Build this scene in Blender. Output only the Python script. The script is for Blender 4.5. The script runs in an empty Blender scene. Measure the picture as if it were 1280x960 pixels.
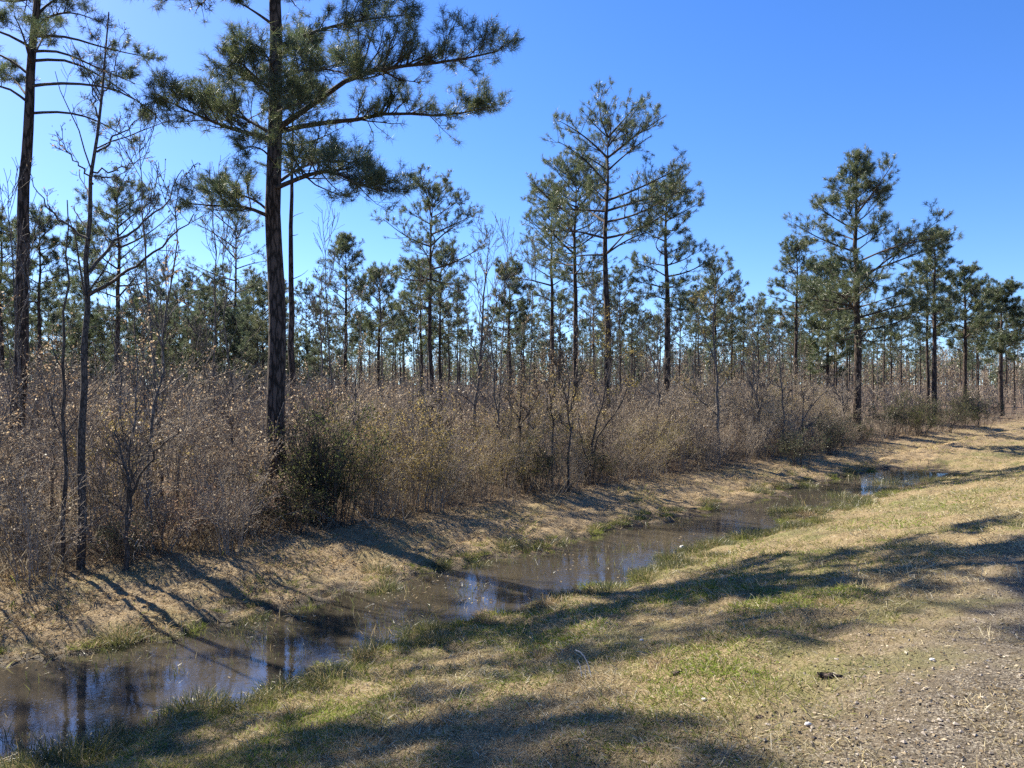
import bpy, math
import numpy as np
from mathutils import Vector

C = bpy.context.scene
COL = C.collection
R = math.radians

# ------------------------------------------------------------------ camera, sky, sun, exposure
EYE = 2.9                      # metres above the ditch water
F = 950.0                      # focal length in pixels of a 1280 px wide frame
SUN_EL, SUN_AZ = 41.0, -51.0   # degrees; azimuth from the viewing direction, minus = left

cam_d = bpy.data.cameras.new("camera")
cam = bpy.data.objects.new("camera", cam_d)
COL.objects.link(cam)
cam.location = (0, 0, EYE)
cam.rotation_euler = (R(90), 0, 0)
cam_d.sensor_width = 36
cam_d.lens = F / 1280 * 36
cam_d.clip_start = 0.05
cam_d.clip_end = 3000
C.camera = cam

w = bpy.data.worlds.new("World")
C.world = w
w.use_nodes = True
wn = w.node_tree
sky = wn.nodes.new("ShaderNodeTexSky")
sky.sky_type = 'NISHITA'
sky.sun_disc = False
sky.sun_elevation = R(SUN_EL)
sky.sun_rotation = R(SUN_AZ)
sky.altitude = 100
sky.air_density = 1.0
sky.dust_density = 0.25
sky.ozone_density = 3.0
bg = wn.nodes["Background"]
bg.inputs[1].default_value = 0.082
tc = wn.nodes.new("ShaderNodeTexCoord")
lift = wn.nodes.new("ShaderNodeVectorMath")           # clear winter air: little milkiness near the horizon
lift.inputs[1].default_value = (0, 0, 0.07)
wn.links.new(tc.outputs["Generated"], lift.inputs[0])
wn.links.new(lift.outputs[0], sky.inputs[0])
hsv = wn.nodes.new("ShaderNodeHueSaturation")      # the phone's deep blue
hsv.inputs["Hue"].default_value = 0.514
hsv.inputs["Saturation"].default_value = 1.30
wn.links.new(sky.outputs[0], hsv.inputs["Color"])
wn.links.new(hsv.outputs[0], bg.inputs[0])

sun_d = bpy.data.lights.new("sun", 'SUN')
sun_d.energy = 5.0
sun_d.angle = R(0.53)
sun_d.color = (1.0, 0.93, 0.80)
sun = bpy.data.objects.new("sun", sun_d)
COL.objects.link(sun)
az, el = R(SUN_AZ), R(SUN_EL)
to_sun = Vector((math.sin(az) * math.cos(el), math.cos(az) * math.cos(el), math.sin(el)))
sun.rotation_euler = (-to_sun).to_track_quat('-Z', 'Y').to_euler()
sun.location = (-30, 20, 40)

C.view_settings.view_transform = 'Standard'
C.view_settings.look = 'None'
C.view_settings.exposure = 1.62
C.view_settings.gamma = 1
C.view_settings.use_curve_mapping = False
C.render.engine = 'CYCLES'
C.cycles.max_bounces = 6
C.cycles.diffuse_bounces = 3
C.cycles.glossy_bounces = 2
C.cycles.transmission_bounces = 4
C.cycles.use_denoising = False

# ------------------------------------------------------------------ numeric helpers
rng = np.random.default_rng(7)
D_ROAD = np.array([0.695, 0.719])      # along the ditch
N_ROAD = np.array([-0.719, 0.695])     # across it, away from the road


def uv_of(X, Y):
    return X * D_ROAD[0] + Y * D_ROAD[1], X * N_ROAD[0] + Y * N_ROAD[1]


def xy_of(u, v):
    return u * D_ROAD[0] + v * N_ROAD[0], u * D_ROAD[1] + v * N_ROAD[1]


_tab = np.random.default_rng(3).random((256, 256))


def vnoise(x, y):
    x = np.asarray(x, float); y = np.asarray(y, float)
    xi = np.floor(x).astype(int); yi = np.floor(y).astype(int)
    fx = x - xi; fy = y - yi
    fx = fx * fx * (3 - 2 * fx); fy = fy * fy * (3 - 2 * fy)
    g = lambda a, b: _tab[a % 256, b % 256]
    return (g(xi, yi) * (1 - fx) + g(xi + 1, yi) * fx) * (1 - fy) + (g(xi, yi + 1) * (1 - fx) + g(xi + 1, yi + 1) * fx) * fy


def fbm(x, y, o=4):
    s = 0; a = 0.5
    for i in range(o):
        s = s + a * vnoise(x * 2 ** i + 17.3 * i, y * 2 ** i + 9.1 * i); a *= 0.5
    return s / (1 - 0.5 ** o)


def sstep(a, b, x):
    t = np.clip((x - a) / (b - a), 0, 1)
    return t * t * (3 - 2 * t)


PV = [-400, -30, -9, -8, -4, 0, 1.5, 2.5, 3.5, 5.0, 6.1, 6.72, 7.1, 7.9, 8.6, 8.98, 9.3, 10.1, 11.5, 14, 30, 1500]
PZ = [1.2, 1.2, 1.3, 1.42, 1.46, 1.36, 1.25, 1.06, .80, .42, .13, 0.0, -.08, -.11, -.08, 0.0, .06, .16, .33, .46, .6, 1.2]


def ground(X, Y):
    X = np.asarray(X, float); Y = np.asarray(Y, float)
    u, v = uv_of(X, Y)
    near = sstep(3.5, 6, v) * (1 - sstep(10, 12, v))
    vv = v + near * (0.75 * (fbm(u * 0.55 + 5, v * 0.25, 2) - 0.5) + 0.35 * (fbm(u * 1.9 + 50, v * 1.3 + 3, 2) - 0.5))
    z = np.interp(vv, PV, PZ)
    # smooth the profile a little by averaging neighbours
    z = 0.5 * z + 0.25 * (np.interp(vv - .35, PV, PZ) + np.interp(vv + .35, PV, PZ))
    rel = np.clip(z, -0.3, 5)
    # the ditch silts up far along
    inside = sstep(5.8, 7, v) * (1 - sstep(9, 10, v))
    z = z + inside * 0.34 * sstep(26, 33, u)
    # shallow bar of grass mid-way
    z = z + 0.08 * sstep(14.5, 16, u) * (1 - sstep(18.5, 20, u)) * sstep(6.3, 7.0, v) * (1 - sstep(7.3, 8.0, v))
    grass = sstep(0.8, 2.2, v)
    z = z + grass * (0.10 * (fbm(X * 1.1, Y * 1.1, 3) - 0.5) + 0.13 * (fbm(X * 3.6 + 30, Y * 3.6, 3) - 0.5))
    z = z + (1 - grass) * 0.02 * (fbm(X * 3, Y * 3, 3) - 0.5)
    wet = sstep(7.0, 7.6, v) * (1 - sstep(10.2, 11.4, v))
    z = z + wet * (0.15 * (fbm(X * 1.6 + 8, Y * 1.6, 3) - 0.5) + 0.09 * (fbm(X * 5 + 3, Y * 5, 3) - .5))
    return z


def gz(X, Y):
    return float(ground(X, Y))


def at(px, Y):
    return (px - 640) / F * Y


def zpx(py, Y):
    return EYE + (480 - py) / F * Y


def norm(a):
    return a / (np.linalg.norm(a, axis=-1, keepdims=True) + 1e-9)


# ------------------------------------------------------------------ mesh helpers
class MB:
    """collects pieces of one mesh"""
    def __init__(s):
        s.V = []; s.F = {3: [], 4: []}; s.M = {3: [], 4: []}; s.n = 0

    def add(s, V, F, mi=0):
        V = np.asarray(V, np.float32).reshape(-1, 3); F = np.asarray(F, np.int64)
        if len(F) == 0:
            return
        k = F.shape[1]
        s.V.append(V); s.F[k].append(F + s.n); s.M[k].append(np.full(len(F), mi, np.int32)); s.n += len(V)

    def mesh(s, name, mats, smooth=False):
        me = bpy.data.meshes.new(name)
        V = np.concatenate(s.V).astype(np.float32)
        lo = []; st = []; mi = []; off = 0
        for k in (3, 4):
            if s.F[k]:
                f = np.concatenate(s.F[k]); lo.append(f.ravel()); st.append(off + np.arange(len(f)) * k); off += f.size
                mi.append(np.concatenate(s.M[k]))
        lo = np.concatenate(lo).astype(np.int32); st = np.concatenate(st).astype(np.int32); mi = np.concatenate(mi)
        me.vertices.add(len(V)); me.vertices.foreach_set("co", V.ravel())
        me.loops.add(len(lo)); me.loops.foreach_set("vertex_index", lo)
        me.polygons.add(len(st)); me.polygons.foreach_set("loop_start", st)
        for m in (mats if isinstance(mats, (list, tuple)) else [mats]):
            me.materials.append(m)
        me.polygons.foreach_set("material_index", mi)
        me.polygons.foreach_set("use_smooth", np.full(len(st), smooth))
        me.update(calc_edges=True)
        me.validate()
        return me


def tubes(mb, P, Rr, sides=3, mi=0, cap=False):
    """P (N,K,3) centre lines, Rr (N,K) radii"""
    P = np.asarray(P, float)
    if len(P) == 0:
        return
    N, K, _ = P.shape
    T = np.gradient(P, axis=1); T = norm(T)
    ref = np.where(np.abs(T[..., 2:3]) > 0.9, np.array([1.0, 0, 0]), np.array([0, 0, 1.0]))
    # one reference per tube keeps rings from twisting
    ref = np.repeat(ref[:, :1], K, axis=1)
    A = norm(np.cross(T, ref)); B = np.cross(T, A)
    ang = np.arange(sides) * 2 * math.pi / sides
    ring = A[:, :, None, :] * np.cos(ang)[None, None, :, None] + B[:, :, None, :] * np.sin(ang)[None, None, :, None]
    V = P[:, :, None, :] + ring * np.asarray(Rr)[:, :, None, None]
    idx = np.arange(N * K * sides).reshape(N, K, sides)
    a = idx[:, :-1, :]; b = np.roll(a, -1, axis=2); c = idx[:, 1:, :]; d = np.roll(c, -1, axis=2)
    Fq = np.stack([a, b, d, c], -1).reshape(-1, 4)
    mb.add(V.reshape(-1, 3), Fq, mi)


def blades(mb, B, D, L, W, bend, r, mi=0, two=True):
    """grass blades: base B, growth direction D, length L, width W, bend 0..1 (sag)"""
    N = len(B)
    D = norm(D)
    side = norm(np.cross(D, norm(r.normal(size=(N, 3)))))
    down = np.array([0, 0, -1.0])
    h = np.stack([D[:, 0], D[:, 1], np.zeros(N)], 1) + 0.15 * r.normal(size=(N, 3)) * [1, 1, 0]
    L = L[:, None]; Wd = (W * 0.5)[:, None]; bend = np.asarray(bend)[:, None]
    mid = B + D * L * 0.55 + h * L * 0.12 * bend
    tip = B + D * L * (1 - 0.25 * bend) + h * L * 0.45 * bend + down * L * 0.25 * bend
    if two:
        V = np.stack([B - side * Wd, B + side * Wd, mid + side * Wd * .75, mid - side * Wd * .75, tip], 1)
        i = np.arange(N)[:, None] * 5
        base = mb.n
        mb.add(V.reshape(-1, 3), i + np.array([[0, 1, 2, 3]]), mi)
        # tri shares vertices: add with offset trick
        mb.F[3].append((i + np.array([[3, 2, 4]])) + base); mb.M[3].append(np.full(N, mi, np.int32))
    else:
        V = np.stack([B - side * Wd, B + side * Wd, tip], 1)
        i = np.arange(N)[:, None] * 3
        mb.add(V.reshape(-1, 3), i + np.array([[0, 1, 2]]), mi)


def leaves(mb, P, size, r, mi=0, flat=0.0):
    """diamond leaves with a folded midrib at points P"""
    N = len(P)
    if N == 0:
        return
    ax = norm(r.normal(size=(N, 3)) * [1, 1, 1 - flat])
    nn = norm(np.cross(ax, norm(r.normal(size=(N, 3)) * [1 - flat, 1 - flat, 1] + [0, 0, 1e-3])))
    if flat > 0:
        nn = norm(np.cross(np.array([0, 0, 1.0]) + 0.5 * r.normal(size=(N, 3)), ax))
    s = np.asarray(size)
    s = (s * np.ones(N))[:, None]
    V = np.stack([P, P + ax * s * .5 + nn * s * .28, P + ax * s, P + ax * s * .5 - nn * s * .28], 1)
    i = np.arange(N)[:, None] * 4
    mb.add(V.reshape(-1, 3), i + np.array([[0, 1, 2, 3]]), mi)


def needles(mb, T, Dr, m, rad, width, r, mi=0, spread=1.0):
    """tufts of m needles each at T pointing along Dr"""
    N = len(T)
    if N == 0:
        return
    Dn = norm(Dr)
    d = Dn[:, None, :] * 0.75 + norm(r.normal(size=(N, m, 3))) * spread
    d = norm(d)
    rr = (np.asarray(rad) * np.ones(N))[:, None, None] * r.uniform(.65, 1.1, (N, m, 1))
    b = T[:, None, :] - Dn[:, None, :] * rr * r.uniform(-.15, .75, (N, m, 1))
    tip = b + d * rr
    tip[..., 2] -= 0.10 * rr[..., 0]
    s = norm(np.cross(d, norm(r.normal(size=(N, m, 3))))) * (width * 0.5)
    V = np.stack([b - s, b + s, tip], 2).reshape(-1, 3)
    i = np.arange(N * m)[:, None] * 3
    mb.add(V, i + np.array([[0, 1, 2]]), mi)


def spawn(P, Rp, n, t0, t1, lfrac, ang, up, wig, K, r, rfrac=0.55, lmin=0.0, tipcurve=0.0, flat=1.0):
    """n child branches on every parent line"""
    N, Kp, _ = P.shape
    Lp = np.linalg.norm(np.diff(P, axis=1), axis=2).sum(1)
    t = r.uniform(t0, t1, (N, n))
    f = t * (Kp - 1); i = np.minimum(f.astype(int), Kp - 2); g = (f - i)[..., None]
    ii = np.arange(N)[:, None]
    pos = P[ii, i] * (1 - g) + P[ii, i + 1] * g
    tan = norm(P[ii, i + 1] - P[ii, i])
    rad = (Rp[ii, i] * (1 - g[..., 0]) + Rp[ii, i + 1] * g[..., 0]) * rfrac
    per = norm(np.cross(tan, norm(r.normal(size=(N, n, 3)))) * [1, 1, flat])
    a = R(ang) * r.uniform(.6, 1.3, (N, n, 1))
    d = norm(tan * np.cos(a) + per * np.sin(a) + np.array([0, 0, up]))
    L = np.maximum(Lp[:, None] * lfrac * r.uniform(.5, 1.15, (N, n)) * (1.15 - .6 * t), lmin)
    out = [pos]
    step = (L / (K - 1))[..., None]
    for k in range(K - 1):
        d = norm(d + r.normal(size=d.shape) * wig + np.array([0, 0, tipcurve]))
        out.append(out[-1] + d * step)
    Q = np.stack(out, 2).reshape(N * n, K, 3)
    RR = rad.reshape(-1, 1) * np.linspace(1, .35, K)[None]
    return Q, RR


def wander(base, top, K, r, wob):
    t = np.linspace(0, 1, K)[:, None]
    p = np.asarray(base)[None] * (1 - t) + np.asarray(top)[None] * t
    off = np.cumsum(r.normal(size=(K, 3)) * wob, axis=0) * [1, 1, 0.2]
    off -= off[0] + (off[-1] - off[0]) * t
    return p + off


def resample(p, K):
    p = np.asarray(p, float)
    d = np.r_[0, np.cumsum(np.linalg.norm(np.diff(p, axis=0), axis=1))]
    # smooth through a quadratic-ish corner cut
    for _ in range(2):
        q = [p[0]]
        for a, b in zip(p[:-1], p[1:]):
            q += [a * .75 + b * .25, a * .25 + b * .75]
        q.append(p[-1]); p = np.array(q)
    d = np.r_[0, np.cumsum(np.linalg.norm(np.diff(p, axis=0), axis=1))]
    s = np.linspace(0, d[-1], K)
    return np.stack([np.interp(s, d, p[:, k]) for k in range(3)], 1)


# ------------------------------------------------------------------ object helpers
def link(name, data, parent=None, kind=None):
    o = bpy.data.objects.new(name, data)
    COL.objects.link(o)
    if parent is not None:
        o.parent = parent
    if kind:
        o["kind"] = kind
    return o


def thing(name, label, cat, loc, group=None, data=None):
    o = bpy.data.objects.new(name, data)
    COL.objects.link(o)
    o.location = loc
    o["label"] = label; o["category"] = cat
    if group:
        o["group"] = group
    if data is None:
        o.empty_display_size = 0.3
    return o


def dup(root, loc, rotz, scale, label=None, group=None):
    c = root.copy(); COL.objects.link(c)
    c.location = loc; c.rotation_euler = (0, 0, rotz)
    c.scale = scale if isinstance(scale, (tuple, list)) else (scale,) * 3
    if label:
        c["label"] = label
    if group:
        c["group"] = group
    for ch in root.children:
        k = ch.copy(); COL.objects.link(k); k.parent = c
        for g in ch.children:
            q = g.copy(); COL.objects.link(q); q.parent = k
    return c


# ------------------------------------------------------------------ materials
class NT:
    def __init__(s, name):
        s.m = bpy.data.materials.new(name); s.m.use_nodes = True
        s.t = s.m.node_tree; s.t.nodes.clear()
        s.out = s.t.nodes.new("ShaderNodeOutputMaterial")

    def n(s, typ, **kw):
        nd = s.t.nodes.new(typ)
        for k, v in kw.items():
            if k.startswith("i_"):
                s.set(nd.inputs[k[2:].replace("_", " ")], v)
            else:
                setattr(nd, k, v)
        return nd

    def set(s, sock, v):
        if isinstance(v, bpy.types.NodeSocket):
            s.t.links.new(v, sock)
        else:
            sock.default_value = v

    def math(s, op, a, b=0.0, clamp=False):
        nd = s.n("ShaderNodeMath", operation=op, use_clamp=clamp)
        s.set(nd.inputs[0], a); s.set(nd.inputs[1], b)
        return nd.outputs[0]

    def ramp(s, fac, stops, interp='LINEAR'):
        nd = s.n("ShaderNodeValToRGB"); cr = nd.color_ramp; cr.interpolation = interp
        while len(cr.elements) > 1:
            cr.elements.remove(cr.elements[-1])
        for i, (p, c) in enumerate(stops):
            e = cr.elements[0] if i == 0 else cr.elements.new(p)
            e.position = p; e.color = (*c, 1) if len(c) == 3 else c
        s.set(nd.inputs[0], fac)
        return nd.outputs[0]

    def mix(s, fac, a, b, blend='MIX'):
        nd = s.n("ShaderNodeMix", data_type='RGBA', blend_type=blend)
        s.set(nd.inputs[0], fac)
        s.set(nd.inputs[6], (*a, 1) if isinstance(a, tuple) and len(a) == 3 else a)
        s.set(nd.inputs[7], (*b, 1) if isinstance(b, tuple) and len(b) == 3 else b)
        return nd.outputs[2]

    def noise(s, vec, scale, detail=4, rough=.6, dist=0.0):
        nd = s.n("ShaderNodeTexNoise")
        if vec is not None:
            s.set(nd.inputs["Vector"], vec)
        nd.inputs["Scale"].default_value = scale; nd.inputs["Detail"].default_value = detail
        nd.inputs["Roughness"].default_value = rough; nd.inputs["Distortion"].default_value = dist
        return nd.outputs["Fac"]

    def sstep(s, a, b, x):
        nd = s.n("ShaderNodeMapRange", interpolation_type='SMOOTHSTEP')
        s.set(nd.inputs[0], x)
        nd.inputs[1].default_value = a; nd.inputs[2].default_value = b
        return nd.outputs[0]


def foliage_mat(name, stops, transl=0.4, noise_scale=1.2, tint=(0.5, 0.55, 0.3), tint_amt=0.3, gloss=0.0):
    """per-leaf colour from Random Per Island, clumps from a noise"""
    t = NT(name)
    geo = t.n("ShaderNodeNewGeometry")
    col = t.ramp(geo.outputs["Random Per Island"], stops)
    nz = t.noise(geo.outputs["Position"], noise_scale, 3)
    f = t.math('MULTIPLY', t.sstep(.42, .68, nz), tint_amt)
    col = t.mix(f, col, tint)
    d = t.n("ShaderNodeBsdfDiffuse"); t.set(d.inputs[0], col)
    tr = t.n("ShaderNodeBsdfTranslucent"); t.set(tr.inputs[0], col)
    mx = t.n("ShaderNodeMixShader"); mx.inputs[0].default_value = transl
    t.t.links.new(d.outputs[0], mx.inputs[1]); t.t.links.new(tr.outputs[0], mx.inputs[2])
    last = mx
    if gloss > 0:
        g = t.n("ShaderNodeBsdfGlossy"); g.inputs["Roughness"].default_value = 0.42
        g.inputs[0].default_value = (.9, .9, .9, 1)
        m2 = t.n("ShaderNodeMixShader"); m2.inputs[0].default_value = gloss
        t.t.links.new(mx.outputs[0], m2.inputs[1]); t.t.links.new(g.outputs[0], m2.inputs[2]); last = m2
    t.t.links.new(last.outputs[0], t.out.inputs[0])
    return t.m


def bark_mat(name, c0, c1, c2, sx=14, sz=3.0, bump=0.6):
    t = NT(name)
    tc = t.n("ShaderNodeTexCoord")
    mp = t.n("ShaderNodeMapping"); mp.inputs["Scale"].default_value = (sx, sx, sz)
    t.set(mp.inputs[0], tc.outputs["Object"])
    vo = t.n("ShaderNodeTexVoronoi"); vo.feature = 'DISTANCE_TO_EDGE'
    nz0 = t.n("ShaderNodeTexNoise"); nz0.inputs["Scale"].default_value = 1.6
    t.set(nz0.inputs["Vector"], mp.outputs[0])
    wv = t.n("ShaderNodeVectorMath", operation='ADD')
    t.set(wv.inputs[0], mp.outputs[0]); t.set(wv.inputs[1], nz0.outputs["Color"])
    t.set(vo.inputs["Vector"], wv.outputs[0]); vo.inputs["Scale"].default_value = 1.0
    crack = t.sstep(0.0, 0.22, vo.outputs["Distance"])
    nz = t.noise(mp.outputs[0], 1.4, 6, .7)
    col = t.mix(nz, c1, c2)
    col = t.mix(crack, c0, col)
    b = t.n("ShaderNodeBump"); b.inputs["Strength"].default_value = bump; b.inputs["Distance"].default_value = 0.02
    h = t.math('ADD', crack, t.math('MULTIPLY', nz, .6))
    t.set(b.inputs["Height"], h)
    p = t.n("ShaderNodeBsdfPrincipled")
    t.set(p.inputs["Base Color"], col); p.inputs["Roughness"].default_value = 0.9
    p.inputs["Specular IOR Level"].default_value = 0.2
    t.set(p.inputs["Normal"], b.outputs[0])
    t.t.links.new(p.outputs[0], t.out.inputs[0])
    return t.m


M_BARK = bark_mat("pine_bark", (.018, .014, .011), (.075, .052, .040), (.13, .095, .075), 12, 2.6)
M_LIMB = bark_mat("limb_bark", (.03, .024, .02), (.08, .06, .047), (.14, .11, .085), 30, 12, .3)
M_GREYBARK = bark_mat("grey_bark", (.05, .042, .035), (.15, .125, .105), (.25, .215, .18), 40, 10, .3)
M_TWIG = bark_mat("twig_bark", (.14, .108, .078), (.29, .236, .176), (.45, .385, .30), 30, 10, .0)
M_DARKTWIG = bark_mat("dark_twig_bark", (.035, .028, .022), (.085, .065, .05), (.15, .12, .095), 30, 10, .0)

NEED = [(0, (.030, .056, .028)), (.35, (.060, .092, .040)), (.7, (.100, .128, .052)), (.92, (.16, .165, .075)), (1, (.24, .19, .10))]
M_NEEDLE = foliage_mat("pine_needles", NEED, .5, .9, (.15, .16, .06), .38, .05)
NEEDF = [(0, (.035, .060, .038)), (.5, (.075, .105, .058)), (.9, (.13, .15, .08)), (1, (.20, .18, .11))]  # paler than the near needles: distance haze put into the colour
M_NEEDLE_FAR = foliage_mat("far_pine_needles", NEEDF, .5, .5, (.19, .18, .09), .5, .03)
M_TAN = foliage_mat("dry_tan_leaves", [(0, (.14, .09, .052)), (.4, (.28, .19, .115)), (.8, (.42, .315, .20)), (1, (.56, .50, .40))], .5, .45, (.31, .26, .155), .5, .02)
M_YEL = foliage_mat("yellow_leaves", [(0, (.16, .11, .035)), (.5, (.32, .24, .075)), (1, (.45, .36, .16))], .45, .9, (.20, .20, .06), .5)
M_OLIVE = foliage_mat("olive_leaves", [(0, (.035, .05, .018)), (.5, (.085, .105, .038)), (.9, (.16, .165, .065)), (1, (.28, .25, .13))], .42, .9, (.19, .17, .07), .45, .0)
M_EVER = foliage_mat("evergreen_leaves", [(0, (.03, .045, .02)), (.6, (.085, .10, .04)), (1, (.20, .19, .09))], .3, 1.0, (.05, .07, .025), .4, .03)
M_RED = foliage_mat("russet_leaves", [(0, (.11, .065, .045)), (.5, (.23, .15, .105)), (1, (.40, .30, .22))], .45, .9, (.28, .21, .12), .5)

STRAW = [(0, (.12, .08, .045)), (.25, (.27, .205, .11)), (.6, (.44, .36, .20)), (.9, (.58, .50, .33)), (1, (.74, .68, .53))]
M_STRAW = foliage_mat("dry_grass_blades", STRAW, .35, .55, (.25, .22, .11), .55)
M_STRAWF = foliage_mat("dead_grass_blades", [(0, (.12, .08, .045)), (.4, (.29, .21, .115)), (.8, (.46, .36, .21)), (1, (.62, .53, .36))], .35, .5, (.33, .22, .10), .45)
M_GREEN = foliage_mat("green_grass_blades", [(0, (.06, .085, .018)), (.5, (.15, .19, .035)), (.85, (.26, .28, .065)), (1, (.42, .38, .16))], .45, .5, (.20, .19, .06), .45)
M_WEED = foliage_mat("dry_weed_stalks", [(0, (.07, .05, .032)), (.5, (.20, .165, .12)), (1, (.42, .37, .28))], .35, .6, (.20, .16, .10), .4)
M_FRESH = foliage_mat("fresh_grass_blades", [(0, (.09, .15, .018)), (.6, (.19, .28, .035)), (1, (.32, .36, .08))], .45, .8, (.24, .26, .06), .4)
M_SEDGE = foliage_mat("sedge_blades", [(0, (.03, .04, .014)), (.4, (.075, .095, .026)), (.7, (.15, .155, .05)), (.85, (.27, .21, .10)), (1, (.42, .34, .19))], .45, 1.5, (.13, .13, .04), .4, .05)


def ground_mat():
    t = NT("ground_soil")
    geo = t.n("ShaderNodeNewGeometry")
    P = geo.outputs["Position"]
    dot = t.n("ShaderNodeVectorMath", operation='DOT_PRODUCT')
    t.set(dot.inputs[0], P); dot.inputs[1].default_value = (N_ROAD[0], N_ROAD[1], 0)
    v = dot.outputs["Value"]
    sep = t.n("ShaderNodeSeparateXYZ"); t.set(sep.inputs[0], P)
    z = sep.outputs[2]
    n1 = t.noise(P, 0.8, 5, .65); n2 = t.noise(P, 6, 6, .7); n3 = t.noise(P, 45, 4, .75)
    # slope thatch: straw, brown and green patches
    g = t.ramp(n3, [(.25, (.075, .052, .030)), (.5, (.20, .15, .08)), (.75, (.40, .32, .19))])
    gr = t.ramp(n3, [(.3, (.045, .055, .018)), (.7, (.15, .165, .055))])
    g = t.mix(t.math('MULTIPLY', t.sstep(.48, .62, n1), .6), g, gr)
    g = t.mix(t.math('MULTIPLY', t.sstep(.55, .7, n2), .6), g, (.10, .065, .04))
    # far bank: orange-tan dead grass
    fb = t.ramp(n3, [(.25, (.085, .06, .035)), (.5, (.24, .175, .10)), (.75, (.46, .37, .22))])
    fb = t.mix(t.math('MULTIPLY', t.sstep(.5, .65, n1), .5), fb, (.20, .17, .07))
    col = t.mix(t.sstep(7.6, 8.6, v), g, fb)
    # leaf litter under the thicket and in the woods
    lit = t.ramp(n3, [(.3, (.05, .033, .022)), (.55, (.13, .09, .06)), (.8, (.27, .20, .14))])
    vv = t.math('ADD', v, t.math('MULTIPLY', t.math('SUBTRACT', n2, .5), 1.5))
    col = t.mix(t.sstep(11.0, 12.2, vv), col, lit)
    # wet mud by the water line
    zz = t.math('ADD', z, t.math('MULTIPLY', t.math('SUBTRACT', n2, .5), .22))
    mud = t.mix(n3, (.018, .014, .010), (.075, .056, .038))
    wet = t.math('SUBTRACT', 1.0, t.sstep(.0, .10, zz))
    col = t.mix(wet, col, mud)
    # road shoulder: pale gravel with leaf bits
    vo = t.n("ShaderNodeTexVoronoi"); vo.inputs["Scale"].default_value = 115
    t.set(vo.inputs["Vector"], P)
    sx = t.n("ShaderNodeSeparateColor"); t.set(sx.inputs[0], vo.outputs["Color"])
    gv = t.ramp(sx.outputs[0], [(0, (.045, .036, .027)), (.35, (.10, .08, .058)), (.7, (.18, .15, .11)), (1, (.33, .29, .22))])
    gv = t.mix(t.math('MULTIPLY', t.sstep(.42, .6, n2), .75), gv, (.095, .078, .056))
    gv = t.mix(t.math('MULTIPLY', t.sstep(.5, .62, n1), .5), gv, (.16, .14, .075))
    vg = t.math('ADD', v, t.math('MULTIPLY', t.math('SUBTRACT', n1, .5), 2.2))
    vg = t.math('ADD', vg, t.math('MULTIPLY', t.math('SUBTRACT', n2, .5), 1.2))
    col = t.mix(t.math('SUBTRACT', 1.0, t.sstep(.9, 2.3, vg)), col, gv)
    b = t.n("ShaderNodeBump"); b.inputs["Strength"].default_value = .8; b.inputs["Distance"].default_value = .03
    t.set(b.inputs["Height"], t.math('ADD', n3, t.math('MULTIPLY', n2, 1.2)))
    p = t.n("ShaderNodeBsdfPrincipled")
    t.set(p.inputs["Base Color"], col)
    t.set(p.inputs["Roughness"], t.math('SUBTRACT', .95, t.math('MULTIPLY', wet, .35)))
    p.inputs["Specular IOR Level"].default_value = .12
    t.set(p.inputs["Normal"], b.outputs[0])
    t.t.links.new(p.outputs[0], t.out.inputs[0])
    return t.m


def water_mat():
    t = NT("ditch_water")
    geo = t.n("ShaderNodeNewGeometry"); P = geo.outputs["Position"]
    n1 = t.noise(P, 1.6, 3, .5); n2 = t.noise(P, 14, 3, .6); n0 = t.noise(P, .7, 2, .5)
    col = t.mix(n1, (.026, .022, .016), (.058, .049, .035))
    b = t.n("ShaderNodeBump"); b.inputs["Strength"].default_value = .10; b.inputs["Distance"].default_value = .02
    rip = t.math('MULTIPLY', n2, t.math('ADD', .25, t.math('MULTIPLY', t.sstep(.5, .7, n0), 1.2)))
    t.set(b.inputs["Height"], t.math('ADD', t.math('MULTIPLY', n1, .7), rip))
    p = t.n("ShaderNodeBsdfPrincipled")
    t.set(p.inputs["Base Color"], col)
    p.inputs["Roughness"].default_value = .02; p.inputs["IOR"].default_value = 2.1
    p.inputs["Specular IOR Level"].default_value = .5
    t.set(p.inputs["Normal"], b.outputs[0])
    t.t.links.new(p.outputs[0], t.out.inputs[0])
    return t.m


def stone_mat(name, a, b_):
    t = NT(name)
    geo = t.n("ShaderNodeNewGeometry")
    c = t.mix(geo.outputs["Random Per Island"], a, b_)
    nz = t.noise(geo.outputs["Position"], 60, 4)
    c = t.mix(t.math('MULTIPLY', nz, .5), c, (.12, .09, .07))
    p = t.n("ShaderNodeBsdfPrincipled"); t.set(p.inputs["Base Color"], c); p.inputs["Roughness"].default_value = .85
    t.t.links.new(p.outputs[0], t.out.inputs[0])
    return t.m


M_STONE = stone_mat("gravel_stone", (.10, .08, .06), (.36, .31, .25))
M_PALE = stone_mat("pale_stone", (.70, .68, .62), (.78, .76, .70))
M_LITTER = foliage_mat("fallen_leaves", [(0, (.07, .05, .032)), (.5, (.20, .15, .095)), (.9, (.38, .31, .21)), (1, (.55, .48, .37))], .15, 1.5, (.24, .19, .10), .5)

# ------------------------------------------------------------------ ground and water
def grid_axis(parts):
    out = []
    for a, b, st in parts:
        out += list(np.arange(a, b, st))
    return np.array(out)


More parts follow.
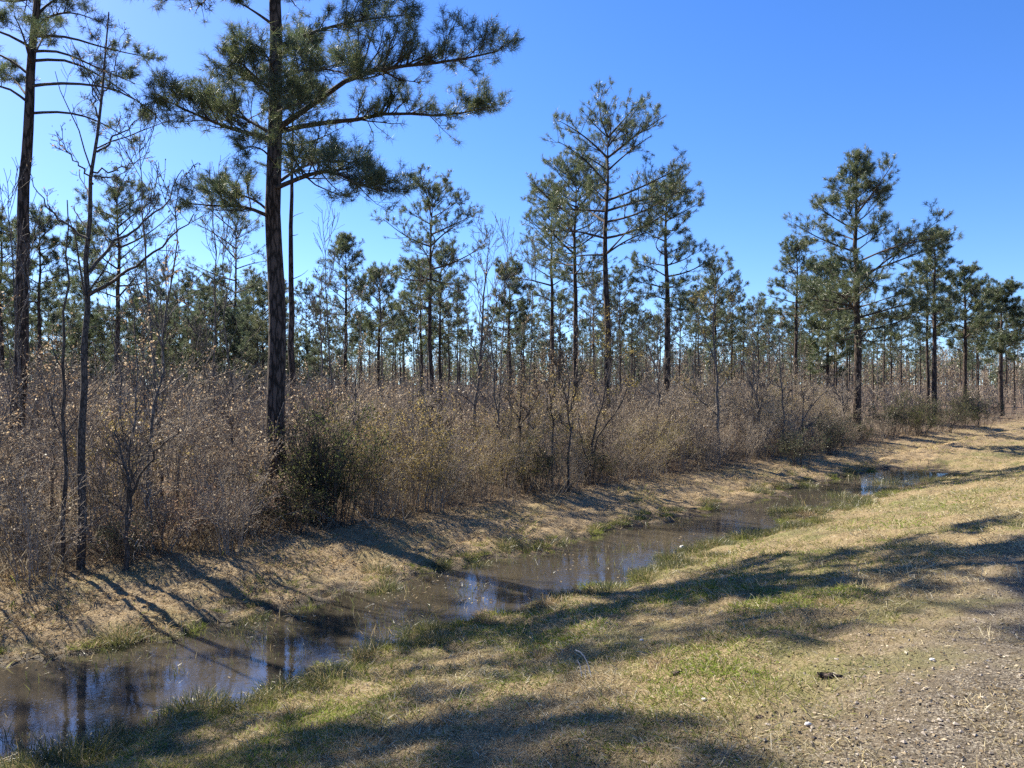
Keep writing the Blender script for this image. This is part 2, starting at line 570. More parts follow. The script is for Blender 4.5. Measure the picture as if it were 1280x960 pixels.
ua = grid_axis([(-1500, -200, 100), (-200, -40, 12), (-40, -8, 1.0), (-8, 24, .075), (24, 45, .25), (45, 120, 1.5), (120, 400, 15), (400, 2001, 100)])
va = grid_axis([(-1500, -100, 100), (-100, -12, 8), (-12, -2, .5), (-2, 12.5, .075), (12.5, 30, .8), (30, 120, 6), (120, 400, 20), (400, 1601, 100)])
UU, VV = np.meshgrid(ua, va, indexing='ij')
GX, GY = xy_of(UU, VV)
GZ = ground(GX, GY)
idx = np.arange(GX.size).reshape(GX.shape)
mb = MB()
mb.add(np.stack([GX, GY, GZ], -1).reshape(-1, 3), np.stack([idx[:-1, :-1], idx[1:, :-1], idx[1:, 1:], idx[:-1, 1:]], -1).reshape(-1, 4))
link("ground", mb.mesh("ground", ground_mat(), True), kind="structure")

wu = np.arange(-40, 35, 1.0); wv = np.array([5.4, 6.5, 7.5, 8.5, 9.9])
UU, VV = np.meshgrid(wu, wv, indexing='ij'); WX, WY = xy_of(UU, VV)
idx = np.arange(WX.size).reshape(WX.shape)
mb = MB()
mb.add(np.stack([WX, WY, np.zeros_like(WX)], -1).reshape(-1, 3), np.stack([idx[:-1, :-1], idx[1:, :-1], idx[1:, 1:], idx[:-1, 1:]], -1).reshape(-1, 4))
link("water", mb.mesh("water", water_mat(), True), kind="structure")


# ------------------------------------------------------------------ grass (nobody could count it)
def scatter(n, y0, y1, r, wide=.95, power=0.0):
    Y = np.exp(r.uniform(math.log(y0), math.log(y1), n))
    X = r.uniform(-wide, wide, n) * Y
    return X, Y


def grass_layer(name, n, y0, y1, mat, keep, ln, wd, upright, two, seed, spread=1.0):
    r = np.random.default_rng(seed)
    X, Y = scatter(n, y0, y1, r)
    u, v = uv_of(X, Y)
    z = ground(X, Y)
    k = keep(X, Y, u, v, z, r)
    X, Y, z = X[k], Y[k], z[k]
    m = len(X)
    dist = np.sqrt(X * X + Y * Y)
    sc = (np.maximum(dist, 3) / 5.0) ** 0.45
    D = r.normal(size=(m, 3)) * spread
    D[:, 2] = np.abs(D[:, 2]) * .3 + upright * r.uniform(.4, 1.2, m)
    L = r.uniform(ln[0], ln[1], m) * (0.25 + 1.5 * fbm(X * 1.7, Y * 1.7, 3) ** 1.3) * sc ** .4
    W = r.uniform(wd[0], wd[1], m) * sc
    B = np.stack([X, Y, z - .004], 1)
    mb = MB()
    blades(mb, B, D, L, W, r.uniform(0, 1, m), r, 0, two)
    o = link(name, mb.mesh(name, mat), kind="stuff")
    return o


def patch(X, Y, s, o):
    return fbm(X * s + o, Y * s + o * .7, 3)


def k_thatch(X, Y, u, v, z, r):
    p = sstep(.9, 3.0, v + 1.6 * (patch(X, Y, .8, 3) - .5)) * (v < 8) * (z > .04)
    p = np.maximum(p, .55 * (v > -1.5) * (v < 3) * sstep(.46, .6, patch(X, Y, 1.2, 101)))
    return r.random(len(X)) < p * (.35 + .9 * patch(X, Y, 1.3, 11))


GREEN_SPOTS = [(1.25, 4.95, .40), (2.55, 6.7, .55), (.35, 7.2, .4), (-1.3, 5.6, .45), (1.9, 8.6, .5)]


def k_green(X, Y, u, v, z, r):
    g = .8 * sstep(.50, .64, patch(X, Y, .65, 21)) + .6 * sstep(.54, .66, patch(X, Y, 2.2, 33)) + .06
    p = g * sstep(1.2, 3.0, v) * (v < 8) * (z > .02)
    for (gx, gy, gr) in GREEN_SPOTS:
        p = np.maximum(p, 1.0 * (np.hypot(X - gx, (Y - gy) * .8) < gr * (.6 + .8 * patch(X, Y, 2.0, 91))))
    p = np.maximum(p, .8 * (z > .0) * (z < .22) * (v < 8) * (v > 5))
    return r.random(len(X)) < p


def k_far(X, Y, u, v, z, r):
    p = (v > 8) * (z > .015) * (1 - sstep(12, 13.5, v)) * (.35 + .8 * patch(X, Y, 1.1, 44))
    return r.random(len(X)) < p


def k_fargreen(X, Y, u, v, z, r):
    p = (v > 8) * (z > .01) * (1 - sstep(9.6, 11.5, v)) * sstep(.46, .62, patch(X, Y, .9, 55)) + .07 * (v > 8) * (v < 11.5) * (z > 0)
    return r.random(len(X)) < p


grass_layer("dry_grass", 520000, 2.4, 60, M_STRAW, k_thatch, (.04, .125), (.0025, .0055), .40, True, 1)
grass_layer("green_grass", 340000, 2.4, 60, M_GREEN, k_green, (.04, .10), (.003, .006), .9, True, 2)
grass_layer("dead_bank_grass", 420000, 6, 70, M_STRAWF, k_far, (.05, .14), (.004, .008), .42, True, 3)
grass_layer("green_bank_grass", 120000, 6, 70, M_GREEN, k_fargreen, (.05, .15), (.004, .008), .9, True, 4)

def k_water(X, Y, u, v, z, r):
    p = (v > 6.3) * (v < 9.6) * (z < .02) * (z > -.2) * (sstep(.45, .62, patch(X, Y, .8, 66)) * .85 + .06 + .22 * sstep(13, 16, u) * sstep(.44, .6, patch(X, Y, 1.5, 70)))
    return r.random(len(X)) < p


grass_layer("water_grass", 60000, 6, 40, M_SEDGE, k_water, (.10, .26), (.004, .007), 1.3, True, 8, .5)
r = np.random.default_rng(9)
X, Y = scatter(50000, 5.5, 30, r); u, v = uv_of(X, Y)
k = (v > 6.5) & (v < 9.4) & (ground(X, Y) < 0) & (r.random(len(X)) < .03 + .75 * sstep(.54, .68, patch(X, Y, 1.1, 81)))
X, Y = X[k], Y[k]
mb = MB(); leaves(mb, np.stack([X, Y, np.full(len(X), .004)], 1), r.uniform(.015, .05, len(X)), r, 0, .97)
link("floating_debris", mb.mesh("floating_debris", M_LITTER), kind="stuff")

def k_fresh(X, Y, u, v, z, r):
    q = patch(X, Y, 2.0, 91)
    p = np.zeros(len(X))
    for (gx, gy, gr) in GREEN_SPOTS:
        p = np.maximum(p, np.clip(1.25 - np.hypot(X - gx, (Y - gy) * .8) / (gr * (.5 + q)), 0, 1))
    p = np.maximum(p, .5 * (v > 3.2) * (v < 6.4) * sstep(.56, .68, patch(X, Y, 1.0, 121)))
    return r.random(len(X)) < p


grass_layer("fresh_grass", 420000, 2.6, 30, M_FRESH, k_fresh, (.03, .085), (.0035, .0065), .85, True, 19)

# leaf litter and gravel on the road shoulder, dead leaves in the grass
r = np.random.default_rng(5)
X, Y = scatter(90000, 2.3, 30, r); u, v = uv_of(X, Y)
k = r.random(len(X)) < (1 - sstep(1.2, 3.4, v + 1.8 * (patch(X, Y, .8, 3) - .5))) + .05
k &= v < 6; X, Y = X[k], Y[k]
mb = MB(); Pz = np.stack([X, Y, ground(X, Y) + .004], 1)
leaves(mb, Pz, .006 + .026 * r.random(len(X)) ** 2.8, r, 0, .8)
link("leaf_litter", mb.mesh("leaf_litter", M_LITTER), kind="stuff")

ico_v = np.array([[0, 0, 1], [1, 0, 0], [0, 1, 0], [-1, 0, 0], [0, -1, 0], [0, 0, -1.0]])
ico_f = np.array([[0, 1, 2], [0, 2, 3], [0, 3, 4], [0, 4, 1], [5, 2, 1], [5, 3, 2], [5, 4, 3], [5, 1, 4]])
X, Y = scatter(26000, 2.3, 22, r); u, v = uv_of(X, Y)
k = r.random(len(X)) < (1 - sstep(.5, 2.1, v + 1.8 * (patch(X, Y, .8, 3) - .5))) * .8 + .008
k &= v < 5.5; X, Y = X[k], Y[k]; n = len(X)
S = (.003 + .012 * r.random((n, 1, 1)) ** 2) * np.array([1, 1, .6]) * r.uniform(.6, 1.3, (n, 1, 3))
a = r.uniform(0, 6.28, n); ca, sa = np.cos(a), np.sin(a)
Vv = ico_v[None] * S + r.normal(size=(n, 6, 3)) * S * .18
Vv = np.stack([Vv[..., 0] * ca[:, None] - Vv[..., 1] * sa[:, None], Vv[..., 0] * sa[:, None] + Vv[..., 1] * ca[:, None], Vv[..., 2]], -1)
Vv += np.stack([X, Y, ground(X, Y) + .004], 1)[:, None]
mb = MB(); mb.add(Vv.reshape(-1, 3), (np.arange(n)[:, None, None] * 6 + ico_f[None]).reshape(-1, 3))
link("gravel", mb.mesh("gravel", M_STONE), kind="stuff")


# ------------------------------------------------------------------ pines
class Pine:
    def __init__(s, r, flat=.45):
        s.flat = flat; s.r = r; s.limbs = []; s.twP = []; s.twR = []; s.T = []; s.D = []

    def limb(s, path, r0, t0=.3, side=.9, per_m=5.0, up=.35, tuft_per=3, sub=2):
        """one limb with side shoots; remembers tubes and tuft positions"""
        r = s.r
        P = resample(path, 9)[None]
        L = np.linalg.norm(np.diff(P[0], axis=0), axis=1).sum()
        Rr = (r0 * np.linspace(1, .22, 9))[None]
        lb = dict(P=P, R=Rr, tw=[], T=[], D=[])
        n = max(3, int(L * (1 - t0) * per_m))
        Q, QR = spawn(P, Rr, n, t0, 1.0, side / max(L, .3), 54, up, .12, 5, r, .5, .12, .07, s.flat)
        QR = np.clip(QR, .004, .02)
        lb['tw'].append((Q, QR))
        Q2, QR2 = spawn(Q, QR, sub, .2, .95, .62, 48, up * .7, .12, 5, r, .7, .10, .09, s.flat)
        QR2 = np.clip(QR2, .003, .01)
        lb['tw'].append((Q2, QR2))
        for q in (Q, Q2):
            lb['T'].append(q[:, -1]); lb['D'].append(q[:, -1] - q[:, -2])
            for _ in range(tuft_per - 1):
                f = r.uniform(.35, 1, len(q)) * 3.99
                i = f.astype(int); g = (f - i)[:, None]
                pos = q[np.arange(len(q)), i] * (1 - g) + q[np.arange(len(q)), i + 1] * g + r.normal(size=(len(q), 3)) * .03
                d = norm(q[:, -1] - q[:, -2]) + .8 * r.normal(size=pos.shape) + [0, 0, .4]
                lb['T'].append(pos + norm(d) * .06); lb['D'].append(d)
        lb['T'].append(P[:, -1]); lb['D'].append(P[:, -1] - P[:, -2])
        s.limbs.append(lb)
        return lb


def limb_path(o, azi, elev, L, r, sag, rise):
    """path from o going out; sag<0 droops mid-way, rise lifts the tip"""
    t = np.linspace(0, 1, 6)
    out = np.array([math.sin(azi), math.cos(azi), 0]); sidev = np.array([out[1], -out[0], 0])
    h = t * L * math.cos(elev)
    zz = t * L * math.sin(elev) + sag * L * np.sin(t * math.pi) + rise * L * t ** 2
    k = r.normal() * .10 * L
    return o[None] + out[None] * h[:, None] + np.array([0, 0, 1.0])[None] * zz[:, None] + sidev[None] * (k * np.sin(t * 2.6))[:, None]


def trunk_mesh(H, r0, r, lean=(0, 0), K=14, sides=9, wob=.03, flare=1.25, name="trunk", mat=None):
    P = wander((0, 0, -.25), (lean[0], lean[1], H), K, r, wob)
    t = np.linspace(0, 1, K)
    Rr = r0 * (1 - .55 * t - .40 * t ** 3)
    Rr[0] *= flare
    mb = MB(); tubes(mb, P[None], Rr[None], sides)
    return P, Rr, mb.mesh(name, mat or M_BARK, True)


PINE_FINE = (.88, .95, 1.6)      # tuft length, needles per tuft, shoots per metre, against the listed values


def build_pine(label, loc, H, r0, hb, wl, wr, seed, tuft=.20, m=16, nw=.018, per_m=4.0, step=.42, group="pine trees", lean=(0, 0),
               mat=None, dens=1.0, top_pow=.75, name="pine_tree", dead=4, sides=8, sub=2, tp=3, fb=1.0):
    """whole pine: trunk, branches, crown of needle tufts; wl/wr = crown reach on either side"""
    tuft *= PINE_FINE[0]; m = int(m * PINE_FINE[1]); per_m *= PINE_FINE[2]
    r = np.random.default_rng(seed)
    root = thing(name, label, "pine tree", loc, group)
    TP, TR, tm = trunk_mesh(H, r0, r, lean, sides=sides)
    link("trunk", tm, root)
    pn = Pine(r)
    z = hb; azb = r.uniform(0, 6.28)
    zt = TP[:, 2]
    while z < H - .15:
        t = (z - hb) / (H - hb)
        o = np.array([np.interp(z, zt, TP[:, k]) for k in range(3)])
        prof = (1 - .96 * t ** 1.7) ** (top_pow * 1.15) * (.6 + .4 * min(1, t / .2))
        nl = r.integers(2, 4) if t < .75 else 3
        for q in range(nl):
            azb += 2.4 + r.normal() * .35
            s = math.sin(azb)
            reach = (wr if s > 0 else wl) * abs(s) + (wl + wr) * .5 * fb * (1 - abs(s))
            L = max(.4, reach * prof * r.uniform(.66, 1.28) / max(.6, math.cos(R(2 + 46 * t ** 1.2))))
            if r.random() < .10:
                L *= .5
            elev = R(2 + 46 * t ** 1.2 + r.normal() * 9)
            pth = limb_path(o, azb, elev, L, r, r.uniform(-.05, .08), r.uniform(.02, .20))
            pn.limb(pth, max(.012, min(.05, .017 * L + .006)), .25 if t < .7 else .1, min(1.35, .48 + .32 * L), per_m * dens, .20, tp, sub)
        z += step * r.uniform(.65, 1.3) * (1 - .35 * t)
    # leader
    pn.limb(np.stack([TP[-2], TP[-2] * .5 + TP[-1] * .5, TP[-1]]), .012, .05, .45, 7, .4, 3, 1)
    mb = MB()
    LP = np.concatenate([l['P'] for l in pn.limbs]); LR = np.concatenate([l['R'] for l in pn.limbs])
    tubes(mb, LP, LR, 5)
    for l in pn.limbs:
        for q, qr in l['tw']:
            tubes(mb, q[:, ::2], np.maximum(qr[:, ::2], .006), 3)
    # dead snags under the crown
    for q in range(dead):
        zz = hb * r.uniform(.55, .98); a = r.uniform(0, 6.28)
        o = np.array([np.interp(zz, zt, TP[:, k]) for k in range(3)])
        p = limb_path(o, a, R(r.uniform(-5, 35)), r.uniform(.4, 1.2), r, 0, .05)
        mb2 = MB(); tubes(mb2, resample(p, 5)[None], np.linspace(.016, .005, 5)[None], 4)
        link("dead_branch", mb2.mesh("dead_branch", M_LIMB, True), root)
    link("branches", mb.mesh("branches", M_LIMB, True), root)
    mb = MB()
    T = np.concatenate([a for l in pn.limbs for a in l['T']]); Dd = np.concatenate([a for l in pn.limbs for a in l['D']])
    Dd = norm(Dd) + [0, 0, .35]
    needles(mb, T, Dd, m, tuft * r.uniform(.7, 1.2, len(T)), nw * .62, r)
    link("crown", mb.mesh("crown", mat or M_NEEDLE, False), root)
    return root


def hero_pine(label, X, Y, H, r0, paths, seed, lean=(0, 0), tuft=.19, m=34, nw=.007, fill=2.0, auto_from=None, auto_w=2.6, extra=(), name="pine_tree", sides=14, group=None):
    """near pine whose big limbs are laid out one by one (each limb a part, its needles a sub-part)"""
    r = np.random.default_rng(seed)
    zg = gz(X, Y)
    root = thing(name, label, "pine tree", (X, Y, zg), group)
    TP, TR, tm = trunk_mesh(H, r0, r, lean, K=26, sides=sides, wob=.02)
    link("trunk", tm, root)
    zt = TP[:, 2]

    def tp(z):
        return np.array([np.interp(z, zt, TP[:, k]) for k in range(3)])

    def emit(lb, nm="limb"):
        mb = MB(); tubes(mb, lb['P'], lb['R'], 7)
        for q, qr in lb['tw']:
            tubes(mb, q, qr, 3)
        lo = link(nm, mb.mesh(nm, M_LIMB, True), root)
        mb = MB()
        T = np.concatenate(lb['T']); Dd = norm(np.concatenate(lb['D'])) + [0, 0, .30]
        needles(mb, T, Dd, m, tuft * r.uniform(.75, 1.15, len(T)), nw, r)
        link("needles", mb.mesh("needles", M_NEEDLE), lo)

    for pth, rad, t0, side, per, up in paths:
        # path points: (pixel x, pixel y, metres nearer(-)/farther(+) than the trunk)
        pts = []
        for (px, py, dy) in pth:
            yy = Y + dy
            pts.append((at(px, yy) - X, dy, zpx(py, yy) - zg))
        pts[0] = tuple(tp(pts[0][2]))
        emit(Pine(r).limb(np.array(pts), rad, t0, side * 1.05, per * fill, up * .75, 3, 4))
    for (z, azd, elev, L, t0, side, per) in extra:
        emit(Pine(r).limb(limb_path(tp(z), R(azd), R(elev), L, r, .02, .12), .012 + .011 * L, t0, side, per, .35, 3, 3))
    if auto_from:
        z = auto_from; a = .4
        while z < H - .2:
            t = (z - auto_from) / (H - auto_from)
            for q in range(3):
                a += 2.4
                L = max(.4, auto_w * (1 - t) ** .8 * r.uniform(.6, 1.1))
                emit(Pine(r).limb(limb_path(tp(z), a, R(5 + 50 * t), L, r, .02, .12), .012 + .011 * L, .25, 1.0, 8, .35, 3, 3))
            z += .45 * r.uniform(.8, 1.2)
    return root


# the big pine in front of the thicket
X1, Y1 = at(345, 14.5), 14.5
hero_pine("tallest broad pine with thick dark trunk beside the ditch, long limbs reaching right", X1, Y1, 16.5, .185, [
    ([(350, 162, 0), (395, 128, -.3), (430, 100, -.5), (480, 84, -.6), (560, 78, -.7), (622, 64, -.8)], .062, .38, 1.15, 8.5, .42),
    ([(350, 164, 0), (400, 153, .3), (450, 150, .5), (490, 139, .6), (550, 147, .7), (612, 134, .8)], .055, .36, .85, 7.5, .40),
    ([(348, 236, 0), (385, 218, -.6), (415, 212, -1.1), (450, 232, -1.5), (484, 240, -1.8)], .05, .22, 1.0, 9.0, .35),
    ([(348, 232, 0), (380, 205, .5), (420, 200, .9), (455, 205, 1.2)], .036, .2, .8, 7.0, .4),
    ([(350, 58, 0), (395, 38, -.3), (450, 25, -.4), (512, 18, -.5)], .042, .32, .85, 7.5, .4),
    ([(350, 98, 0), (385, 84, -.9), (420, 88, -1.6), (440, 96, -2.0)], .036, .25, .8, 7.0, .4),
    ([(345, 172, 0), (300, 165, -.3), (255, 148, -.5), (204, 124, -.6)], .048, .22, .9, 9.5, .42),
    ([(345, 168, 0), (310, 150, .5), (270, 132, 1.0), (235, 128, 1.4)], .036, .25, .7, 6.5, .35),
    ([(345, 272, 0), (305, 257, -.4), (270, 258, -.7), (236, 254, -.9)], .042, .28, .8, 8.0, .42),
    ([(345, 268, 0), (318, 248, .5), (285, 240, .8), (255, 240, 1.0)], .03, .3, .6, 6.0, .35),
    ([(345, 202, 0), (328, 185, -.5), (308, 182, -.8), (296, 190, -1.0)], .024, .35, .5, 5.0, .3),
    ([(345, 32, 0), (318, 14, -.2), (290, -2, -.4)], .034, .4, .6, 7.0, .35),
    ([(345, 114, 0), (318, 96, -.4), (298, 74, -.8), (284, 84, -1.1)], .034, .25, .75, 7.0, .3),
    ([(345, 125, 0), (322, 105, .6), (305, 95, 1.2), (292, 102, 1.6)], .03, .3, .7, 6.0, .3),
    ([(345, 92, 0), (335, 70, -.8), (320, 55, -1.5)], .03, .3, .7, 6.0, .3),
    ([(345, 70, 0), (362, 62, 1.0), (380, 55, 1.8), (400, 60, 2.4)], .032, .3, .8, 6.0, .3),
    ([(345, 130, 0), (360, 125, 1.2), (385, 118, 2.2), (400, 120, 2.8)], .032, .3, .8, 6.0, .3),
    ([(345, 140, 0), (362, 132, -1.1), (385, 128, -1.8)], .03, .3, .7, 6.0, .3),
], 11, lean=(.10, 0), auto_from=10.0, auto_w=4.0, tuft=.18, m=20)

# the pine cut off by the left edge
X2, Y2 = at(18, 15.0), 15.0
hero_pine("leaning pine at the left edge with sparse drooping limbs high on a slim brown trunk", X2, Y2, 13.5, .145, [
    ([(40, 64, 0), (75, 63, -.2), (120, 84, -.4), (168, 104, -.5)], .03, .45, .6, 4.5, .05),
    ([(40, 76, 0), (85, 73, .3), (135, 100, .5), (182, 134, .6)], .032, .45, .65, 4.5, .05),
    ([(40, 108, 0), (75, 103, -.3), (140, 108, -.5), (186, 134, -.6), (206, 158, -.7)], .034, .42, .65, 4.5, .0),
    ([(39, 142, 0), (75, 139, .3), (112, 146, .5), (150, 166, .6), (165, 178, .7)], .03, .4, .6, 4.5, .05),
    ([(41, 45, 0), (80, 44, .2), (130, 60, .3), (186, 72, .4)], .03, .5, .55, 5.0, .15),
    ([(41, 36, 0), (60, 20, -.2), (90, 14, -.4), (122, 26, -.5)], .03, .3, .65, 6.5, .2),
    ([(41, 20, 0), (60, 4, .3), (85, -8, .5), (125, -8, .6)], .03, .35, .6, 6.0, .2),
    ([(38, 60, 0), (5, 40, -.3), (-40, 30, -.6), (-80, 45, -.8)], .03, .35, .7, 5.5, .1),
    ([(38, 95, 0), (8, 70, .3), (-30, 62, .6), (-75, 80, .8)], .03, .35, .7, 5.0, .05),
    ([(37, 130, 0), (10, 108, -.3), (-30, 105, -.5), (-65, 125, -.7)], .028, .35, .6, 5.0, .05),
    ([(39, 80, 0), (28, 40, -1.0), (18, 20, -1.8)], .026, .3, .7, 5.0, .15),
    ([(39, 75, 0), (55, 45, 1.2), (70, 30, 2.0)], .026, .3, .7, 5.0, .15),
    ([(37, 125, 0), (15, 95, .9), (0, 90, 1.5)], .026, .3, .6, 5.0, .15),
], 12, lean=(.50, .05), auto_from=10.2, auto_w=2.3, m=17, tuft=.16, fill=1.3)


def pine_at(label, px, Y, ytop, ycrown, wl, wr, tpx, seed, **kw):
    X = at(px, Y); zg = gz(X, Y)
    H = zpx(ytop, Y) - zg; hb = zpx(ycrown, Y) - zg
    return build_pine(label, (X, Y, zg), H, tpx * .5 / F * Y * 1.05, hb, wl / F * Y, wr / F * Y, seed, **kw)


pine_at("slim bare-stemmed pine close behind the biggest trunk, its crown lost among that pine's limbs", 365, 24, 95, 215, 75, 80, 9, 21, m=18, per_m=3.0)
pine_at("highest mid-distance pine with an open crown and one long limb to the right", 760, 27, 160, 318, 86, 96, 10, 22, m=20, tuft=.21, nw=.015, per_m=3.8, step=.52, top_pow=.36)
pine_at("pine just left of the highest mid-distance one, crown half hidden by it", 719, 33, 214, 360, 72, 60, 7.5, 23, m=18, per_m=3.6, top_pow=.5)
pine_at("pine with a layered crown, leftmost of the close cluster in the middle", 691, 37, 243, 385, 56, 40, 6, 24, m=18, per_m=3.6, top_pow=.5)
pine_at("straight dark pine on the right of the middle cluster, bushy down to mid trunk", 832, 29, 234, 390, 52, 56, 9.5, 25, m=22, per_m=4.4, step=.5, top_pow=.5)
pine_at("lone full pine with layered limbs and a cone-shaped top, standing beside the ditch at right", 1071, 34, 197, 425, 85, 108, 10.5, 26, m=22, tuft=.25, nw=.02, per_m=5.0, step=.54, top_pow=.92)
pine_at("pine with a flat-topped open crown standing alone left of the bare grey tree", 541, 34, 237, 385, 66, 66, 6.5, 27, m=20, per_m=4.0, step=.55, top_pow=.5)
pine_at("small round-crowned pine first to the right of the biggest trunk", 432, 42, 303, 430, 34, 34, 5.5, 28, m=16, tuft=.24, nw=.024, per_m=4, top_pow=.5)
pine_at("short pine between the round-crowned pine and the flat-topped one", 475, 46, 344, 440, 40, 40, 5, 29, m=16, tuft=.25, nw=.025, top_pow=.5)
pine_at("thin pine hugging the left side of the flat-topped pine", 526, 46, 335, 440, 34, 26, 4.5, 30, m=14, tuft=.25, nw=.025, top_pow=.5)
pine_at("thin pine hugging the right side of the flat-topped pine", 550, 42, 318, 440, 30, 42, 4.5, 31, m=14, tuft=.25, nw=.025, top_pow=.5)
pine_at("small pine with a full oval crown right of the bare grey tree", 637, 46, 340, 440, 28, 36, 5, 32, m=18, tuft=.26, nw=.027, top_pow=.45)
pine_at("mid-distance pine with a loose low crown right of the middle cluster", 894, 42, 334, 440, 34, 42, 5, 33, m=16, tuft=.24, nw=.024, top_pow=.6)
pine_at("slim pine with short tiers of limbs just left of the lone full pine", 995, 44, 305, 405, 42, 34, 6, 34, m=18, tuft=.25, nw=.025, top_pow=.6)
pine_at("stocky yellowish pine half hidden behind the left limbs of the lone full pine", 1034, 50, 335, 470, 40, 36, 5, 35, m=18, tuft=.28, nw=.03, top_pow=.5)
pine_at("first pine right of the lone full pine, dense crown touching its limbs", 1168, 47, 294, 420, 36, 34, 6.5, 36, m=18, tuft=.27, nw=.028, per_m=4.5, top_pow=.6)
pine_at("second pine right of the lone full pine, slightly shorter with bare lower stem", 1206, 54, 343, 440, 36, 38, 6, 37, m=18, tuft=.28, nw=.03, per_m=4.5, top_pow=.6)
pine_at("rightmost pine, bushy crown near the right edge above the dry clearing", 1252, 58, 364, 450, 34, 38, 6, 38, m=18, tuft=.3, nw=.032, per_m=4.5, top_pow=.5)
pine_at("thin second stem close beside the first pine right of the lone one", 1160, 50, 330, 420, 22, 20, 4.5, 39, m=14, tuft=.27, nw=.03, top_pow=.6)
pine_at("open pine seen between the left edge trunk and the biggest trunk", 147, 27, 235, 400, 42, 62, 8, 40, m=18, tuft=.22, nw=.017, per_m=3.6, top_pow=.4)
pine_at("thin-needled grey-green pine just left of the biggest trunk", 293, 38, 262, 400, 60, 44, 5, 41, m=9, tuft=.22, nw=.02, per_m=3, step=.6, top_pow=.5)
pine_at("bushy pine directly right of the leaning left edge trunk", 50, 30, 272, 400, 40, 34, 6, 42, m=20, tuft=.24, nw=.02, top_pow=.45)
pine_at("bushy pine cut by the left frame edge below the drooping limbs", 2, 32, 278, 420, 40, 36, 6, 43, m=20, tuft=.24, nw=.02, top_pow=.45)
pine_at("pine peeking out behind the tall bare sapling at left", 108, 34, 292, 430, 36, 34, 5, 44, m=18, tuft=.25, nw=.022, top_pow=.45)

# pines left of the frame whose crowns shade the near bank
for i, (x, y, H, hb, ww) in enumerate([(-13.4, 13.7, 16.5, 10.0, 2.5)]):
    build_pine("tall pine standing left of the leaning edge pine, its shade falling across the near bank", (x, y, gz(x, y)), H, .16, hb, ww, ww, 60 + i, m=26, tuft=.25, nw=.018, per_m=5.5)

# background pines: six kinds, copied
far_kinds = []
FK = [(12.5, .13, 6.6, 1.9), (11.5, .12, 6.0, 2.2), (13.5, .14, 7.6, 2.0), (10.5, .11, 4.2, 2.1), (9.5, .10, 3.0, 2.3), (12.0, .12, 7.2, 1.6)]
LAB = ["slender pine among the many thin stems far behind the thicket",
       "wide-topped pine far off among the stems behind the thicket",
       "tall narrow pine far off showing a long bare stem",
       "low-crowned pine in the far stand behind the thicket",
       "bushy dark pine with foliage to near the ground far behind",
       "small-topped pine on a thin pole stem far behind"]
for i, (H, r0, hb, wd) in enumerate(FK):
    far_kinds.append(build_pine(LAB[i], (0, 0, 0), H, r0, hb, wd, wd, 80 + i, tuft=.30, m=13, nw=.036, per_m=2.4, step=.62, top_pow=.5,
                                mat=M_NEEDLE_FAR, sides=6, group="pines in the far stand", dead=3))
r = np.random.default_rng(99)
spots = []
first = [True] * 6


def place_far(px, Y, ki, ytop=None):
    X = at(px, Y); k = far_kinds[ki]
    s = r.uniform(.65, 1.2)
    if ytop is not None:
        s = (zpx(ytop, Y) - gz(X, Y)) / FK[ki][0]
    loc = (X, Y, gz(X, Y)); rz = r.uniform(0, 6.28)
    if first[ki]:
        first[ki] = False
        k.location = loc; k.rotation_euler = (0, 0, rz); k.scale = (s, s, s)
    else:
        dup(k, loc, rz, (s * r.uniform(.9, 1.15),) * 2 + (s,))


# left: dense dark stand
for px, Y, yt, ki in [(190, 42, 385, 4), (225, 46, 372, 4), (255, 44, 366, 4), (275, 50, 380, 4), (310, 48, 378, 4), (328, 40, 360, 4), (205, 55, 390, 3),
                      (130, 46, 390, 4), (90, 44, 380, 4), (60, 50, 360, 3), (25, 46, 350, 3), (-20, 42, 330, 3), (170, 52, 370, 3), (240, 60, 400, 4),
                      (300, 62, 395, 3), (10, 58, 380, 4), (-50, 50, 350, 4), (110, 60, 395, 4), (150, 64, 400, 3), (375, 56, 420, 4), (395, 60, 430, 4), (412, 48, 410, 4),
                      (205, 36, 395, 4), (245, 34, 400, 4), (265, 36, 385, 4), (300, 36, 395, 4), (322, 34, 405, 4), (180, 34, 405, 4), (235, 52, 350, 3), (270, 56, 345, 3), (195, 60, 355, 3), (318, 54, 350, 3), (120, 38, 400, 4), (95, 36, 410, 4), (20, 36, 400, 4), (-30, 38, 390, 4), (360, 44, 430, 4), (345, 50, 415, 4), (385, 50, 425, 4),
                      (70, 38, 395, 4), (40, 40, 400, 4), (160, 40, 410, 4), (215, 38, 415, 4), (285, 42, 410, 4)]:
    place_far(px, Y, ki, yt)
# middle and right: stems against the sky
for px, Y, yt, ki in [(450, 60, 395, 5), (462, 72, 405, 2), (492, 66, 400, 0), (505, 78, 412, 5), (560, 64, 380, 0), (575, 80, 400, 2), (588, 90, 415, 5), (610, 84, 415, 2),
                      (655, 62, 400, 1), (668, 75, 400, 0), (700, 60, 370, 1), (742, 52, 350, 1), (775, 50, 345, 1), (790, 64, 380, 0), (808, 72, 395, 5), (850, 60, 375, 1),
                      (870, 54, 372, 0), (915, 58, 370, 1), (930, 66, 385, 0), (948, 62, 380, 1), (962, 76, 400, 5), (978, 84, 405, 2), (1012, 66, 385, 1), (1058, 62, 372, 2),
                      (1092, 74, 398, 0), (1105, 68, 392, 2), (1113, 70, 396, 0), (1127, 72, 394, 2), (1145, 84, 415, 5), (1150, 76, 405, 0), (1222, 74, 400, 0),
                      (1268, 72, 395, 1), (1300, 62, 370, 1), (1330, 66, 380, 0), (424, 66, 415, 3), (440, 80, 425, 5), (534, 82, 412, 5)]:
    place_far(px, Y, ki, yt)
